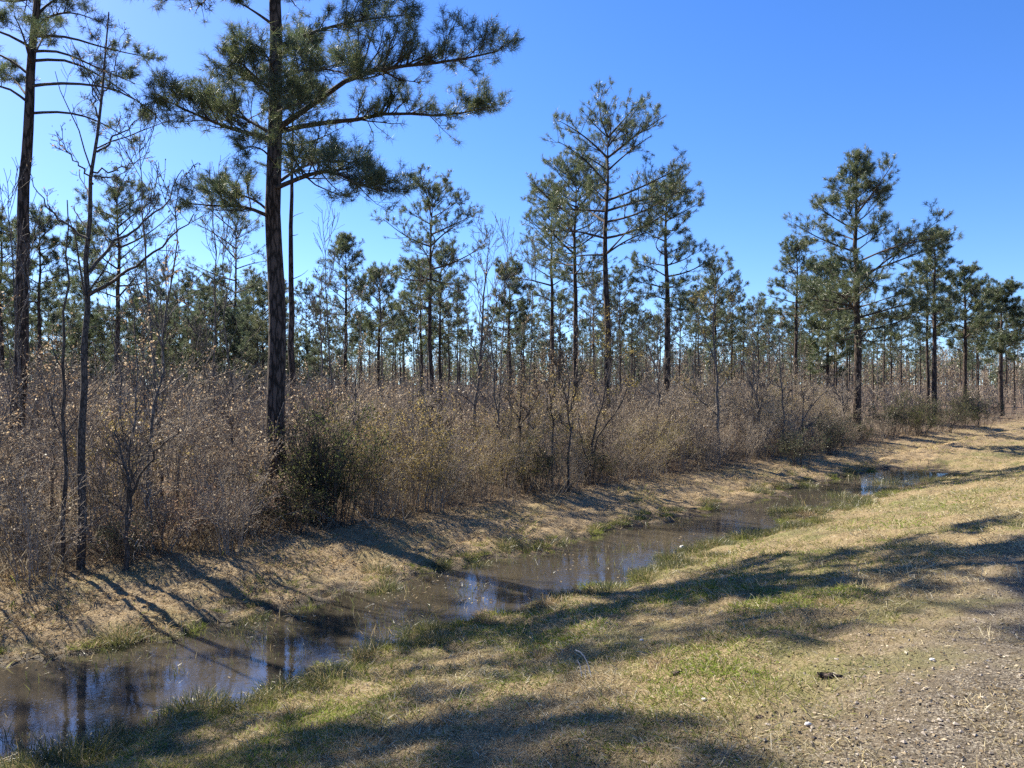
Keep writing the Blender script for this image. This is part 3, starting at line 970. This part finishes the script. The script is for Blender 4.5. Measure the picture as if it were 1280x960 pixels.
for i in range(75):
    Y = r.uniform(85, 150); px = r.uniform(330, 1330)
    place_far(px, Y, int(r.choice([0, 1, 2, 3, 5])), None)
for ki in range(6):
    if first[ki]:
        place_far(-200, 60, ki)


# ------------------------------------------------------------------ bare trees
def bare_tree(label, X, Y, paths, r0, seed, cat="bare tree", name="bare_tree", mat=M_GREYBARK, n1=5, n2=5, leafy=None, group=None, twig_r=.004, nleaf=0, lsize=.05):
    """paths: list of explicit stems (pixel x, pixel y, dy, radius); twigs grow from them"""
    r = np.random.default_rng(seed); zg = gz(X, Y)
    root = thing(name, label, cat, (X, Y, zg), group)
    ends = []
    for j, (pts, ra, rb) in enumerate(paths):
        P = []
        for (px, py, dy) in pts:
            yy = Y + dy
            P.append((at(px, yy) - X, dy, zpx(py, yy) - zg))
        P = resample(np.array(P), 14)
        if j == 0 or pts[0][1] > 640:
            P[0, 2] = min(P[0, 2], -.1)
        P[1:-1] += r.normal(size=(12, 3)) * .018
        Rr = np.linspace(ra, rb, 14)
        stem = j == 0 or pts[0][1] > 640
        mbB = MB()
        if stem:
            mbT = MB(); tubes(mbT, P[None], Rr[None], 7)
            link("trunk", mbT.mesh("trunk", mat, True), root)
        else:
            tubes(mbB, P[None], Rr[None], 7)
        Q, QR = spawn(P[None], Rr[None], n1 * (2 if j == 0 else 1), .35 if j == 0 else .2, 1, .22, 48, .25, .13, 6, r, .5, .25, .05)
        QR = np.clip(QR, twig_r, .03)
        Q2, QR2 = spawn(Q, QR, n2, .25, 1, .5, 42, .15, .14, 5, r, .6, .12, .04)
        QR2 = np.clip(QR2, twig_r * .8, .012)
        Q3, QR3 = spawn(Q2, QR2, 3, .3, 1, .5, 40, .1, .14, 4, r, .6, .08, .03)
        QR3 = np.clip(QR3, twig_r * .7, .008)
        tubes(mbB, Q, QR, 4); tubes(mbB, Q2, QR2, 3); tubes(mbB, Q3, QR3, 3)
        ends += [Q2.reshape(-1, 3), Q3.reshape(-1, 3)]
        nm = "branches" if stem else "limb"
        link(nm, mbB.mesh(nm, mat, True), root)
    if leafy is not None and nleaf:
        E = np.concatenate(ends); E = E[r.integers(0, len(E), nleaf)] + r.normal(size=(nleaf, 3)) * .04
        mb = MB(); leaves(mb, E, r.uniform(.6, 1.2, nleaf) * lsize, r)
        link("leaves", mb.mesh("leaves", leafy), root)
    return root


Yb = 10.6
bare_tree("tall bare sapling with two thin stems and long bent limbs, rising at left", at(102, Yb), Yb, [
    ([(100, 700, 0), (101, 560, 0), (107, 400, 0), (113, 260, .1), (121, 170, .1), (136, 15, .2)], .062, .009),
    ([(80, 690, -.1), (82, 560, -.1), (76, 440, -.2), (88, 330, -.3), (84, 250, -.4)], .034, .007),
    ([(112, 368, 0), (160, 338, -.4), (190, 320, -.6), (215, 298, -.8), (242, 268, -1.0)], .028, .006),
    ([(112, 340, 0), (140, 306, .3), (180, 276, .5), (210, 250, .7), (228, 212, .8)], .026, .005),
    ([(112, 300, 0), (80, 280, .2), (50, 250, .4), (36, 212, .5)], .02, .004),
    ([(118, 220, 0), (150, 224, -.3), (160, 206, -.4)], .014, .004),
    ([(116, 230, 0), (90, 195, -.3), (72, 172, -.5)], .016, .004),
    ([(121, 190, .1), (150, 165, .3), (182, 142, .4)], .016, .004),
    ([(124, 150, .1), (112, 110, 0), (118, 70, -.1)], .014, .004),
    ([(128, 120, .1), (145, 80, .3), (150, 50, .4)], .012, .003),
    ([(116, 215, 0), (165, 210, .6), (185, 190, .9)], .014, .004),
], .09, 201, mat=M_DARKTWIG, n1=4, n2=3, leafy=M_TAN, nleaf=260, lsize=.04)
bare_tree("small forked bush tree, stems fanning out from one foot at the grass edge at left", at(157, 10.6), 10.6, [
    ([(157, 698, 0), (158, 655, 0), (162, 610, 0), (150, 560, .1), (146, 530, .2)], .035, .008),
    ([(158, 650, 0), (164, 600, -.1), (160, 560, -.2), (152, 528, -.3)], .025, .006),
    ([(162, 620, 0), (180, 590, -.1), (200, 560, -.2), (224, 535, -.3)], .024, .006),
    ([(160, 630, 0), (172, 590, .2), (178, 550, .3)], .018, .005),
    ([(157, 640, 0), (130, 620, .1), (112, 615, .2)], .014, .004),
], .04, 202, cat="bare bush", name="bare_bush", mat=M_DARKTWIG, n1=4, n2=4)
bare_tree("slim leafless grey tree standing tall in the thicket left of the middle", at(592, 22), 22, [
    ([(588, 640, 0), (592, 540, 0), (600, 440, 0), (606, 370, .1), (613, 292, .2)], .075, .008),
    ([(598, 460, 0), (585, 410, .3), (578, 370, .5)], .025, .006),
    ([(602, 430, 0), (622, 380, -.3), (640, 335, -.5)], .025, .006),
    ([(604, 400, 0), (595, 350, .3), (592, 320, .4)], .018, .005),
    ([(590, 560, 0), (610, 500, -.4), (616, 440, -.6)], .03, .006),
], .08, 203, n1=10, n2=5, twig_r=.006)
bare_tree("dark crooked sapling with steep kinked stems in the middle of the thicket", at(740, 19.2), 19.2, [
    ([(735, 600, 0), (742, 540, 0), (756, 490, 0), (768, 440, .1), (764, 400, .1)], .032, .008),
    ([(738, 580, 0), (745, 545, -.2), (775, 510, -.4), (790, 470, -.6), (794, 440, -.7)], .026, .006),
    ([(738, 590, 0), (725, 550, .2), (722, 500, .3)], .02, .006),
], .03, 204, mat=M_DARKTWIG, n1=5, n2=4, leafy=M_YEL, nleaf=900, lsize=.05, twig_r=.006)
bare_tree("leaning dark sapling bent towards the right at the front edge of the thicket", at(785, 20.2), 20.2, [
    ([(780, 585, 0), (800, 565, 0), (825, 545, -.2), (838, 520, -.3)], .024, .006),
], .04, 205, mat=M_DARKTWIG, n1=4, n2=3, twig_r=.006)
bare_tree("leafless tree with yellowish remains of leaves right of the middle pines", at(897, 23.6), 23.6, [
    ([(898, 590, 0), (897, 510, 0), (893, 440, 0), (890, 380, .1), (898, 340, .2)], .065, .010),
    ([(897, 490, 0), (920, 455, .3), (935, 430, .5)], .025, .006),
    ([(897, 520, 0), (870, 495, -.3), (848, 478, -.4)], .022, .006),
    ([(894, 450, 0), (875, 410, .3), (868, 380, .5)], .025, .006),
    ([(893, 430, 0), (912, 395, -.3), (920, 365, -.5)], .02, .005),
], .07, 206, n1=6, n2=5, leafy=M_YEL, nleaf=1100, lsize=.055, twig_r=.006)
bare_tree("pale bare sapling whose limbs fan right over the thicket edge near the far water", at(985, 27.2), 27.2, [
    ([(978, 575, 0), (980, 520, 0), (976, 470, 0), (974, 420, .1)], .045, .008),
    ([(990, 560, -.2), (1005, 520, -.4), (1020, 500, -.5), (1045, 478, -.6)], .03, .006),
    ([(1004, 560, -.3), (1004, 500, -.3), (1002, 480, -.4)], .03, .006),
    ([(990, 545, -.2), (1010, 535, -.5), (1030, 515, -.7)], .02, .005),
], .05, 207, n1=6, n2=5, twig_r=.006)
for i, (px, Yt, base, top, lean, lab) in enumerate([
        (643, 18.5, 600, 470, 14, "thin dark stem rising through brown brush left of the crooked sapling"),
        (548, 16.5, 625, 500, 4, "thin dark sapling at the grass edge in front of the tan bushes"),
        (710, 18.0, 600, 440, 2, "straight dark sapling close behind the crooked one"),
        (690, 19.0, 590, 430, -6, "knobbly dark sapling with short side twigs in the middle brush"),
        (1052, 31, 560, 465, 3, "small bare sapling left of the lone full pine's foot"),
        (945, 26, 590, 440, 6, "bare upright sapling over the brush, right of the yellowish tree"),
        (200, 20, 560, 330, 4, "thin straight leafless pole tree behind the left thicket"),
        (400, 26, 520, 345, 2, "slim leafless tree right of the biggest trunk reaching the pine crowns"),
        (62, 13, 640, 430, 10, "leafless sapling with forked top near the leaning left edge trunk"),
        (262, 17, 600, 400, -4, "leafless sapling in the grey brush left of the biggest trunk"),
        (820, 24, 560, 400, 5, "bare sapling at the foot of the straight dark pine in the middle")]):
    bare_tree(lab, at(px, Yt), Yt, [
        ([(px, base, 0), (px + lean * .3 + 3, base * .6 + top * .4, 0), (px + lean * .5 - 2, base * .3 + top * .7, .1), (px + lean, top, .2)], .0017 * Yt, .0003 * Yt),
        ([(px + lean * .3, base * .5 + top * .5, 0), (px + lean + 12, base * .25 + top * .75, -.3), (px + lean + 20, top * .9 + base * .1, -.4)], .0009 * Yt, .0003 * Yt),
        ([(px + lean * .4, base * .42 + top * .58, 0), (px - 10, base * .2 + top * .8, .3), (px - 16, top * .92 + base * .08, .4)], .0009 * Yt, .0003 * Yt)],
        .03, 220 + i, mat=M_DARKTWIG if i in (0, 1, 2, 3) else M_GREYBARK, n1=9, n2=4, twig_r=.00028 * Yt,
        leafy=M_TAN if i in (0, 3, 8) else None, nleaf=500, lsize=.05, name="bare_sapling", cat="sapling")


# ------------------------------------------------------------------ thicket shrubs
def shrub_mesh(seed, H, Wd, ns, n1, n2, twig, leafm, nleaf, lsize, arch=.25, base_w=.35, nake=.0, twig_r=.004):
    r = np.random.default_rng(seed)
    a = r.uniform(0, 6.28, ns); q = np.sqrt(r.random(ns))
    base = np.stack([np.cos(a) * q * base_w, np.sin(a) * q * base_w, np.full(ns, -.08)], 1)
    hgt = H * r.uniform(.55, 1.05, ns)
    out = Wd * .5 * q * r.uniform(.5, 1.15, ns)
    t = np.linspace(0, 1, 7)[None, :, None]
    dirh = np.stack([np.cos(a), np.sin(a), np.zeros(ns)], 1)[:, None]
    P = base[:, None] + dirh * out[:, None, None] * t ** 1.6 + np.array([0, 0, 1.0]) * (hgt[:, None, None] * (t - arch * t ** 3 * q[:, None, None]))
    P = P + np.cumsum(r.normal(size=P.shape) * .025, axis=1)
    Rr = np.linspace(1, .4, 7)[None] * r.uniform(.006, .014, (ns, 1))
    Q, QR = spawn(P, Rr, n1, .25, 1, .42, 48, .12, .14, 5, r, .6, .15, .02)
    QR = np.clip(QR, twig_r, .008)
    Q2, QR2 = spawn(Q, QR, n2, .2, 1, .55, 45, .08, .16, 4, r, .7, .10, .0)
    QR2 = np.clip(QR2, twig_r * .8, .006)
    mb = MB()
    tubes(mb, P, Rr, 4); tubes(mb, Q, QR, 3); tubes(mb, Q2, QR2, 3)
    st = mb.mesh("stems", twig, True)
    lv = None
    if nleaf:
        E = np.concatenate([Q[:, 1:].reshape(-1, 3), Q2.reshape(-1, 3)])
        grp = r.permutation(len(E) // 4)[:max(20, len(E) // 10)] * 4       # leaves hang on in patches
        E = E[grp[r.integers(0, len(grp), nleaf)] + r.integers(0, 4, nleaf)] + r.normal(size=(nleaf, 3)) * .06
        mb = MB(); leaves(mb, E, (.35 + 1.0 * r.random(nleaf) ** 2) * lsize, r)
        lv = mb.mesh("leaves", leafm)
    return st, lv


KINDS = {
    "tan": [shrub_mesh(300 + i, 2.4, 2.3, 17, 7, 5, M_TWIG, M_TAN, 2600, .042) for i in range(3)],
    "grey": [shrub_mesh(310 + i, 2.6, 2.2, 19, 7, 5, M_TWIG, M_TAN, 1000, .042) for i in range(3)],
    "olive": [shrub_mesh(320 + i, 2.1, 2.2, 22, 8, 5, M_DARKTWIG, M_OLIVE, 4200, .05) for i in range(2)],
    "evergreen": [shrub_mesh(330 + i, 2.0, 2.2, 24, 8, 5, M_DARKTWIG, M_EVER, 3600, .055) for i in range(2)],
    "yellow": [shrub_mesh(340 + i, 2.6, 2.1, 16, 7, 4, M_TWIG, M_YEL, 3000, .045) for i in range(2)],
    "russet": [shrub_mesh(350 + i, 1.3, 2.4, 24, 7, 4, M_TWIG, M_RED, 4600, .04, arch=.5) for i in range(2)],
}
SL = {
    "tan": "tan-leaved dry shrub in the brushy thicket behind the ditch",
    "grey": "leafless grey twiggy shrub in the brushy thicket behind the ditch",
    "olive": "olive-green leafy shrub in the brushy thicket behind the ditch",
    "evergreen": "dark evergreen shrub in the brushy thicket behind the ditch",
    "yellow": "yellow-leaved tall shrub in the brushy thicket behind the ditch",
    "russet": "low russet bramble along the front of the thicket behind the ditch",
}
rs = np.random.default_rng(400)


def shrub(kind, X, Y, s=1.0, label=None, sz=None):
    st, lv = KINDS[kind][rs.integers(len(KINDS[kind]))]
    o = thing("shrub", label or SL[kind], "shrub", (X, Y, gz(X, Y)), None if label else "shrubs of the thicket")
    link("stems", st, o)
    if lv:
        link("leaves", lv, o)
    o.rotation_euler = (0, 0, rs.uniform(0, 6.28))
    o.scale = (s, s, sz or s * rs.uniform(.88, 1.1))
    return o


def shrub_px(kind, px, Y, s=1.0, label=None, sz=None):
    return shrub(kind, at(px, Y), Y, s, label, sz)


shrub_px("olive", 415, 13.7, .95, "tallest olive-green shrub just right of the biggest trunk's foot", 1.15)
shrub_px("evergreen", 392, 14.2, .62, "small dark green shrub tucked between the biggest trunk and the tallest olive shrub", 1.15)
shrub_px("yellow", 458, 14.6, .8, "yellowish shrub against the right side of the tallest olive shrub near the biggest trunk", .85)
shrub_px("evergreen", 155, 10.8, .36, "small dark green shrub around the foot of the forked bush tree")
shrub_px("evergreen", 1112, 36.5, 1.0, "darkest low shrub right beside the foot of the lone full pine")
shrub_px("olive", 1150, 37.5, 1.1, "broad olive shrub in the row right of the lone full pine")
shrub_px("evergreen", 1180, 41, 1.1, "round dark shrub in the row below the first pine right of the lone one")
shrub_px("olive", 1205, 43, 1.1, "olive shrub in the row near its right end, by the dry clearing")
shrub_px("evergreen", 1228, 45, 1.05, "last dark round shrub of the row before the dry clearing")
shrub_px("olive", 1128, 38.5, 1.0, "olive shrub second from the lone full pine's foot")
shrub_px("evergreen", 1000, 24.5, .75, "low dark green shrub at the foot of the pale fanned sapling")
shrub_px("evergreen", 1038, 28, .8, "dark shadowed shrub where the thicket ends left of the lone full pine")

front = []
u = -14.0
while u < 36:
    front.append((u, 11.95 + rs.normal() * .22)); u += rs.uniform(.6, 1.0) * (1 if u < 18 else 1.3)
for (u, v) in front:
    X, Y = xy_of(u, v); px = 640 + F * X / Y if Y > 1 else -999
    if px < 180: k = rs.choice(["grey", "grey", "grey", "russet"])
    elif px < 340: k = rs.choice(["russet", "tan", "russet", "grey"])
    elif px < 470: k = rs.choice(["olive", "tan"])
    elif px < 620: k = rs.choice(["tan", "yellow", "yellow", "russet", "olive"])
    elif px < 900: k = rs.choice(["tan", "tan", "grey", "yellow", "olive"])
    elif px < 1060: k = rs.choice(["tan", "grey", "grey"])
    else: k = rs.choice(["grey", "olive", "tan"])
    if px < 300 and rs.random() < .35: continue
    s = {"russet": 1.0}.get(k, rs.uniform(.48, .76))
    shrub(k, X, Y, s)
for row, (v0, n) in enumerate([(13.0, 56), (14.5, 46), (16.8, 34)]):
    for j in range(n):
        u = -16 + 54 * (j + rs.uniform(0, 1)) / n
        X, Y = xy_of(u, v0 + rs.normal() * .4); px = 640 + F * X / max(Y, 1)
        if 1060 < px and v0 < 14: continue
        if px < 340: k = rs.choice(["grey", "grey", "grey", "tan", "yellow"], p=[.34, .34, .22, .05, .05])
        elif px < 700: k = rs.choice(["tan", "yellow", "grey", "tan"])
        else: k = rs.choice(["tan", "grey", "grey", "yellow"])
        shrub(k, X, Y, rs.uniform(.72, 1.2) * (.86 if v0 < 14 else 1.06))

# tall dry weeds filling the foot of the thicket
def k_weeds(X, Y, u, v, z, r):
    p = sstep(11.2, 11.9, v + 1.0 * (patch(X, Y, .7, 14) - .5)) * (1 - sstep(17, 19, v)) * (.25 + .9 * patch(X, Y, .9, 17))
    return r.random(len(X)) < p


grass_layer("dry_weeds", 120000, 8, 60, M_WEED, k_weeds, (.25, .85), (.004, .008), .95, True, 41, .6)
r = np.random.default_rng(42)
X, Y = scatter(60000, 8, 60, r); u, v = uv_of(X, Y)
k = k_weeds(X, Y, u, v, 0, r); X, Y = X[k], Y[k]; n = len(X)
mb = MB(); leaves(mb, np.stack([X, Y, ground(X, Y) + r.random(n) ** 1.6 * 1.0], 1), r.uniform(.025, .05, n), r)
link("dry_weed_leaves", mb.mesh("dry_weed_leaves", M_TAN), kind="stuff")

# thin leafless saplings standing up out of the brush
sap_kinds = []
for i, (h, lf) in enumerate([(4.2, 0), (5.2, 0), (3.6, 1), (4.8, 1)]):
    q = np.random.default_rng(450 + i)
    lab = ["thin straight leafless sapling standing up out of the brush", "tall whip-like leafless sapling above the brush",
           "short sapling with a few tan leaves in the brush", "slender sapling with scattered tan leaves above the brush"][i]
    root = thing("bare_sapling", lab, "sapling", (0, 0, 0), "saplings in the brush")
    P = wander((0, 0, -.1), (q.normal() * .3, q.normal() * .3, h), 12, q, .05)
    Rr = np.linspace(.026, .005, 12)
    mb = MB(); tubes(mb, P[None], Rr[None], 5); link("trunk", mb.mesh("trunk", M_GREYBARK, True), root)
    Q, QR = spawn(P[None], Rr[None], 18, .2, 1, .24, 40, .35, .1, 6, q, .55, .3, .05)
    QR = np.clip(QR, .005, .015)
    Q2, QR2 = spawn(Q, QR, 5, .2, 1, .5, 40, .2, .12, 4, q, .7, .12, .03)
    QR2 = np.clip(QR2, .004, .008)
    mb = MB(); tubes(mb, Q, QR, 4); tubes(mb, Q2, QR2, 3); link("branches", mb.mesh("branches", M_GREYBARK, True), root)
    if lf:
        E = Q2.reshape(-1, 3); E = E[q.integers(0, len(E), 260)]
        mb = MB(); leaves(mb, E, q.uniform(.03, .06, 260), q); link("leaves", mb.mesh("leaves", M_TAN), root)
    sap_kinds.append(root)
for j in range(96):
    u = -13 + 48 * (j + rs.random()) / 96; v = rs.uniform(12.2, 17.5)
    X, Y = xy_of(u, v); k = sap_kinds[j % 4]
    loc = (X, Y, gz(X, Y)); sc = rs.uniform(.6, 1.15) * (1.15 if X / Y < -.3 else 1)
    if j < 4:
        k.location = loc; k.scale = (sc, sc, sc)
    else:
        dup(k, loc, rs.uniform(0, 6.28), sc)

# undergrowth beyond, too thick to count
r = np.random.default_rng(500)
mb = MB(); n = 9000
Y = np.exp(r.uniform(math.log(17), math.log(110), n)); X = r.uniform(-.85, .85, n) * Y
u, v = uv_of(X, Y); k = v > 14.5 + 1.5 * r.normal(size=n) * .3
X, Y = X[k], Y[k]; n = len(X)
H = r.uniform(1.1, 2.6, n) * (1 + .15 * (X < -6)); base = np.stack([X, Y, ground(X, Y) - .05], 1)
lean = r.normal(size=(n, 2)) * .18
t = np.linspace(0, 1, 5)[None, :, None]
P = base[:, None] + np.concatenate([lean[:, None] * t ** 1.5 * H[:, None, None], H[:, None, None] * t], 2) + np.cumsum(r.normal(size=(n, 5, 3)) * .03, 1)
rad0 = .00035 * Y
tubes(mb, P, np.linspace(1, .45, 5)[None] * np.maximum(rad0, .008)[:, None], 3)
Q, QR = spawn(P, np.maximum(rad0, .006)[:, None] * np.ones((1, 5)), 5, .25, 1, .4, 45, .15, .12, 4, r, .75, .2)
tubes(mb, Q, QR, 3)
Q2, QR2 = spawn(Q, QR, 3, .2, 1, .5, 42, .1, .12, 3, r, .85, .12)
tubes(mb, Q2, QR2, 3)
E = Q2.reshape(-1, 3); E = E[r.integers(0, len(E), 60000)] + r.normal(size=(60000, 3)) * .08
leaves(mb, E, r.uniform(.04, .08, 60000) * np.maximum(1, E[:, 1] / 40), r, 1)
link("undergrowth", mb.mesh("undergrowth", [M_TWIG, M_TAN]), kind="stuff")

# the wooded skyline: one mass of crowns far off
r = np.random.default_rng(510)
mb = MB(); n = 1700
ang = r.uniform(-.85, .85, n); Dd = r.uniform(125, 240, n); X = ang * Dd; Y = Dd
H = r.uniform(5.0, 10.5, n) * (Dd / 170) ** .6
base = np.stack([X, Y, ground(X, Y) - .1], 1)
P = wander((0, 0, 0), (0, 0, 1), 4, r, 0)[None] * H[:, None, None] + base[:, None]
tubes(mb, P, np.linspace(1, .4, 4)[None] * r.uniform(.08, .14, (n, 1)), 4, 0)
Q, QR = spawn(P, np.full((n, 4), .07), 16, .2, 1, .33, 50, .3, .1, 4, r, .8, .8)
tubes(mb, Q, QR, 3, 0)
Q2, QR2 = spawn(Q, QR, 4, .2, 1, .5, 45, .2, .1, 3, r, .8, .5)
tubes(mb, Q2, QR2, 3, 0)
ever = r.random(n) < .38
E = Q.reshape(n, -1, 3)
for flag, mi, cnt, sz in ((ever, 1, 200, .42), (~ever, 2, 60, .28)):
    e = E[flag]; nn_ = len(e)
    p = e[np.arange(nn_)[:, None], r.integers(0, e.shape[1], (nn_, cnt))].reshape(-1, 3) + r.normal(size=(nn_ * cnt, 3)) * .4
    leaves(mb, p, r.uniform(.6, 1.3, len(p)) * sz, r, mi)
link("distant_woods", mb.mesh("distant_woods", [M_TWIG, M_NEEDLE_FAR, M_TAN]), kind="stuff")


# ------------------------------------------------------------------ sedge clumps along the water
def clump_mesh(seed, n, h, wbase, w_bl, mat):
    r = np.random.default_rng(seed)
    a = r.uniform(0, 6.28, n); q = np.sqrt(r.random(n))
    B = np.stack([np.cos(a) * q * wbase, np.sin(a) * q * wbase, np.full(n, -.03)], 1)
    D = np.stack([np.cos(a) * q * .8, np.sin(a) * q * .8, np.ones(n)], 1) + r.normal(size=(n, 3)) * .42
    mb = MB(); blades(mb, B, D, h * r.uniform(.25, 1.1, n) * (1.1 - .5 * q), w_bl * r.uniform(.7, 1.3, n), r.uniform(.1, 1, n), r)
    return mb.mesh("sedge_clump", mat)


SED = [clump_mesh(600 + i, 620, .17 + .06 * i, .26, .0048, M_SEDGE) for i in range(4)]
LIGHT = [clump_mesh(610 + i, 320, .17, .22, .0055, M_GREEN) for i in range(2)]
DRY = [clump_mesh(620 + i, 240, .22, .17, .007, M_STRAWF) for i in range(2)]
rc = np.random.default_rng(640)


def clump(ms, X, Y, s, label, group="grass clumps by the water"):
    o = thing("sedge_clump", label, "grass clump", (X, Y, max(gz(X, Y), -.06)), group, ms[rc.integers(len(ms))])
    o.rotation_euler = (0, 0, rc.uniform(0, 6.28)); o.scale = (s, s, s * rc.uniform(.85, 1.15))


def water_px(px, py, z=0.0):
    Y = (EYE - z) * F / (py - 480)
    return at(px, Y), Y


def edge_v(u, side):
    vs = np.linspace(5.6, 7.7, 60) if side < 0 else np.linspace(10.0, 8.0, 60)
    X, Y = xy_of(np.full(60, u), vs); z = ground(X, Y)
    i = np.argmax(z < .03)
    return vs[i]


for j in range(190):
    u = -3 + 30 * (j + rc.random()) / 190
    v = edge_v(u, -1) - abs(rc.normal()) * .28 + .08
    X, Y = xy_of(u, v)
    q = rc.random()
    clump(SED if q < .62 else (LIGHT if q < .82 else DRY), X, Y, rc.uniform(.6, 1.25),
          "dark green sedge clump on the near edge of the ditch water" if q < .62 else ("light green grass clump on the near edge of the ditch water" if q < .82 else "straw-brown grass clump on the near edge of the ditch water"))
for j in range(110):
    u = -3 + 30 * (j + rc.random()) / 110
    v = edge_v(u, 1) + rc.normal() * .14 + .05
    X, Y = xy_of(u, v)
    clump(SED if rc.random() < .35 else LIGHT, X, Y, rc.uniform(.55, 1.1), "green grass clump on the far edge of the ditch water")
for px, py in [(690, 714), (684, 690), (662, 690), (712, 700), (330, 800), (405, 768), (555, 728), (215, 790), (600, 690), (250, 830), (770, 690), (800, 672), (905, 640)]:
    X, Y = water_px(px, py)
    clump(LIGHT, X, Y, rc.uniform(.45, .75), "small bright green grass clump growing out of the ditch water")
for j in range(30):
    u = rc.uniform(13.5, 21); v = rc.uniform(6.6, 7.5); X, Y = xy_of(u, v)
    clump(SED if rc.random() < .5 else LIGHT, X, Y, rc.uniform(.5, .85), "grass clump on the shallow bar where the ditch water narrows")
for px, py in [(300, 790), (312, 772)]:
    X, Y = water_px(px, py, .02); clump(SED, X, Y, .9, "dense dark sedge clump where the sapling shadow meets the far water edge")
for px, py, z in [(1050, 616, .1), (1090, 608, .1), (1110, 600, .1), (1135, 596, .12), (1155, 590, .15), (1120, 606, .12), (1075, 615, .1)]:
    X, Y = water_px(px, py, z); clump(SED, X, Y, 1.5, "tall green sedge clump at the far end of the visible water")
for px, py in [(395, 915), (450, 928), (640, 835), (830, 830), (905, 735), (680, 818), (365, 890), (1040, 755), (560, 905)]:
    Y = 6.0
    for _ in range(8):
        Y = (EYE - gz(at(px, Y), Y)) * F / (py - 480)
    clump(DRY, at(px, Y), Y, .6, "small tuft of reddish dry grass on the near bank", "dry tufts on the near bank")

# ------------------------------------------------------------------ small single things
def ground_px(px, py):
    Y = 5.0
    for _ in range(14):
        Y = .5 * Y + .5 * (EYE - gz(at(px, Y), Y)) * F / (py - 480)
    return at(px, Y), Y


# pale bent stalks
X, Y = ground_px(740, 846)
r = np.random.default_rng(700)
mb = MB()
for pts, ra in [([(0, 0, -.02), (-.02, 0, .07), (-.05, .01, .12), (-.085, .01, .135)], .0035), ([(-.05, 0, -.02), (-.06, 0, .06), (-.075, 0, .085)], .0028), ([(-.03, .01, -.02), (-.035, .01, .06)], .0022)]:
    P = resample(np.array(pts), 8) * 1.35
    tubes(mb, P[None], np.linspace(1, .6, 8)[None] * ra * 1.5, 6)
thing("dead_stalk", "pale bent dead stalk standing out of the near bank grass", "dead stalk", (X, Y, gz(X, Y)), None, mb.mesh("dead_stalk", M_PALE, True))


def lump(seed, sx, sy, sz, mat, name, rough=.2):
    r = np.random.default_rng(seed)
    nu, nv = 12, 8
    th = np.linspace(0, 2 * math.pi, nu, endpoint=False); ph = np.linspace(.15, math.pi - .15, nv)
    T_, P_ = np.meshgrid(th, ph, indexing='ij')
    q = 1 + rough * (r.random((nu, nv)) - .5)
    V = np.stack([np.cos(T_) * np.sin(P_) * q * sx, np.sin(T_) * np.sin(P_) * q * sy, np.cos(P_) * q * sz], -1)
    i = np.arange(nu * nv).reshape(nu, nv); a = i[:, :-1]; b = np.roll(i, -1, 0)[:, :-1]; c = np.roll(i, -1, 0)[:, 1:]; d = i[:, 1:]
    mb = MB(); mb.add(V.reshape(-1, 3), np.stack([a, b, c, d], -1).reshape(-1, 4))
    top = np.array([[0, 0, sz], [0, 0, -sz]])
    for k, row in ((0, i[:, 0]), (1, i[:, -1])):
        base = mb.n; mb.V.append(top[k:k + 1].astype(np.float32)); mb.n += 1
        nxt = np.roll(row, -1)
        f = np.stack([nxt, row, np.full(nu, base)], 1) if k == 0 else np.stack([row, nxt, np.full(nu, base)], 1)
        mb.F[3].append(f); mb.M[3].append(np.zeros(nu, np.int32))
    return mb.mesh(name, mat, False)


X, Y = water_px(853, 683, 0.05)
thing("pale_stone", "small white stone poking out of the water among the sedges", "stone", (X, Y, .03), None, lump(710, .05, .04, .04, M_PALE, "pale_stone"))
X, Y = ground_px(1036, 848)
o = thing("bark_chunk", "dark chunk of fallen bark lying on the road shoulder", "bark", (X, Y, gz(X, Y) + .015), None, lump(711, .075, .024, .018, M_BARK, "bark_chunk", .45))
o.rotation_euler = (0, .05, -.1)
for i, (px, py, lab) in enumerate([(1010, 907, "pale pebble lying in the gravel at the bottom right of the view"), (1165, 826, "flat pale pebble among leaf litter above the gravel patch"),
                                   (880, 876, "small whitish pebble on the grass edge of the gravel"), (802, 801, "tiny white pebble in the brown grass near the pale bent stalk")]):
    X, Y = ground_px(px, py)
    thing("pebble", lab, "pebble", (X, Y, gz(X, Y) + .008), None, lump(720 + i, .016, .012, .009, M_PALE, "pebble", .35))
for i, (px, py, s, lab) in enumerate([(930, 770, 1.0, "dark clod of earth on the slope, below the shaded bright grass patch"), (845, 842, .8, "dark clod beside the pale bent stalk"),
                                      (980, 925, .5, "small dark bark flake in the gravel near the bottom edge"), (950, 897, .5, "small dark bark flake left of the pale pebble in the gravel")]):
    X, Y = ground_px(px, py)
    thing("earth_clod", lab, "clod", (X, Y, gz(X, Y) + .002), None, lump(730 + i, .042 * s, .03 * s, .02 * s, M_BARK, "earth_clod", .5))
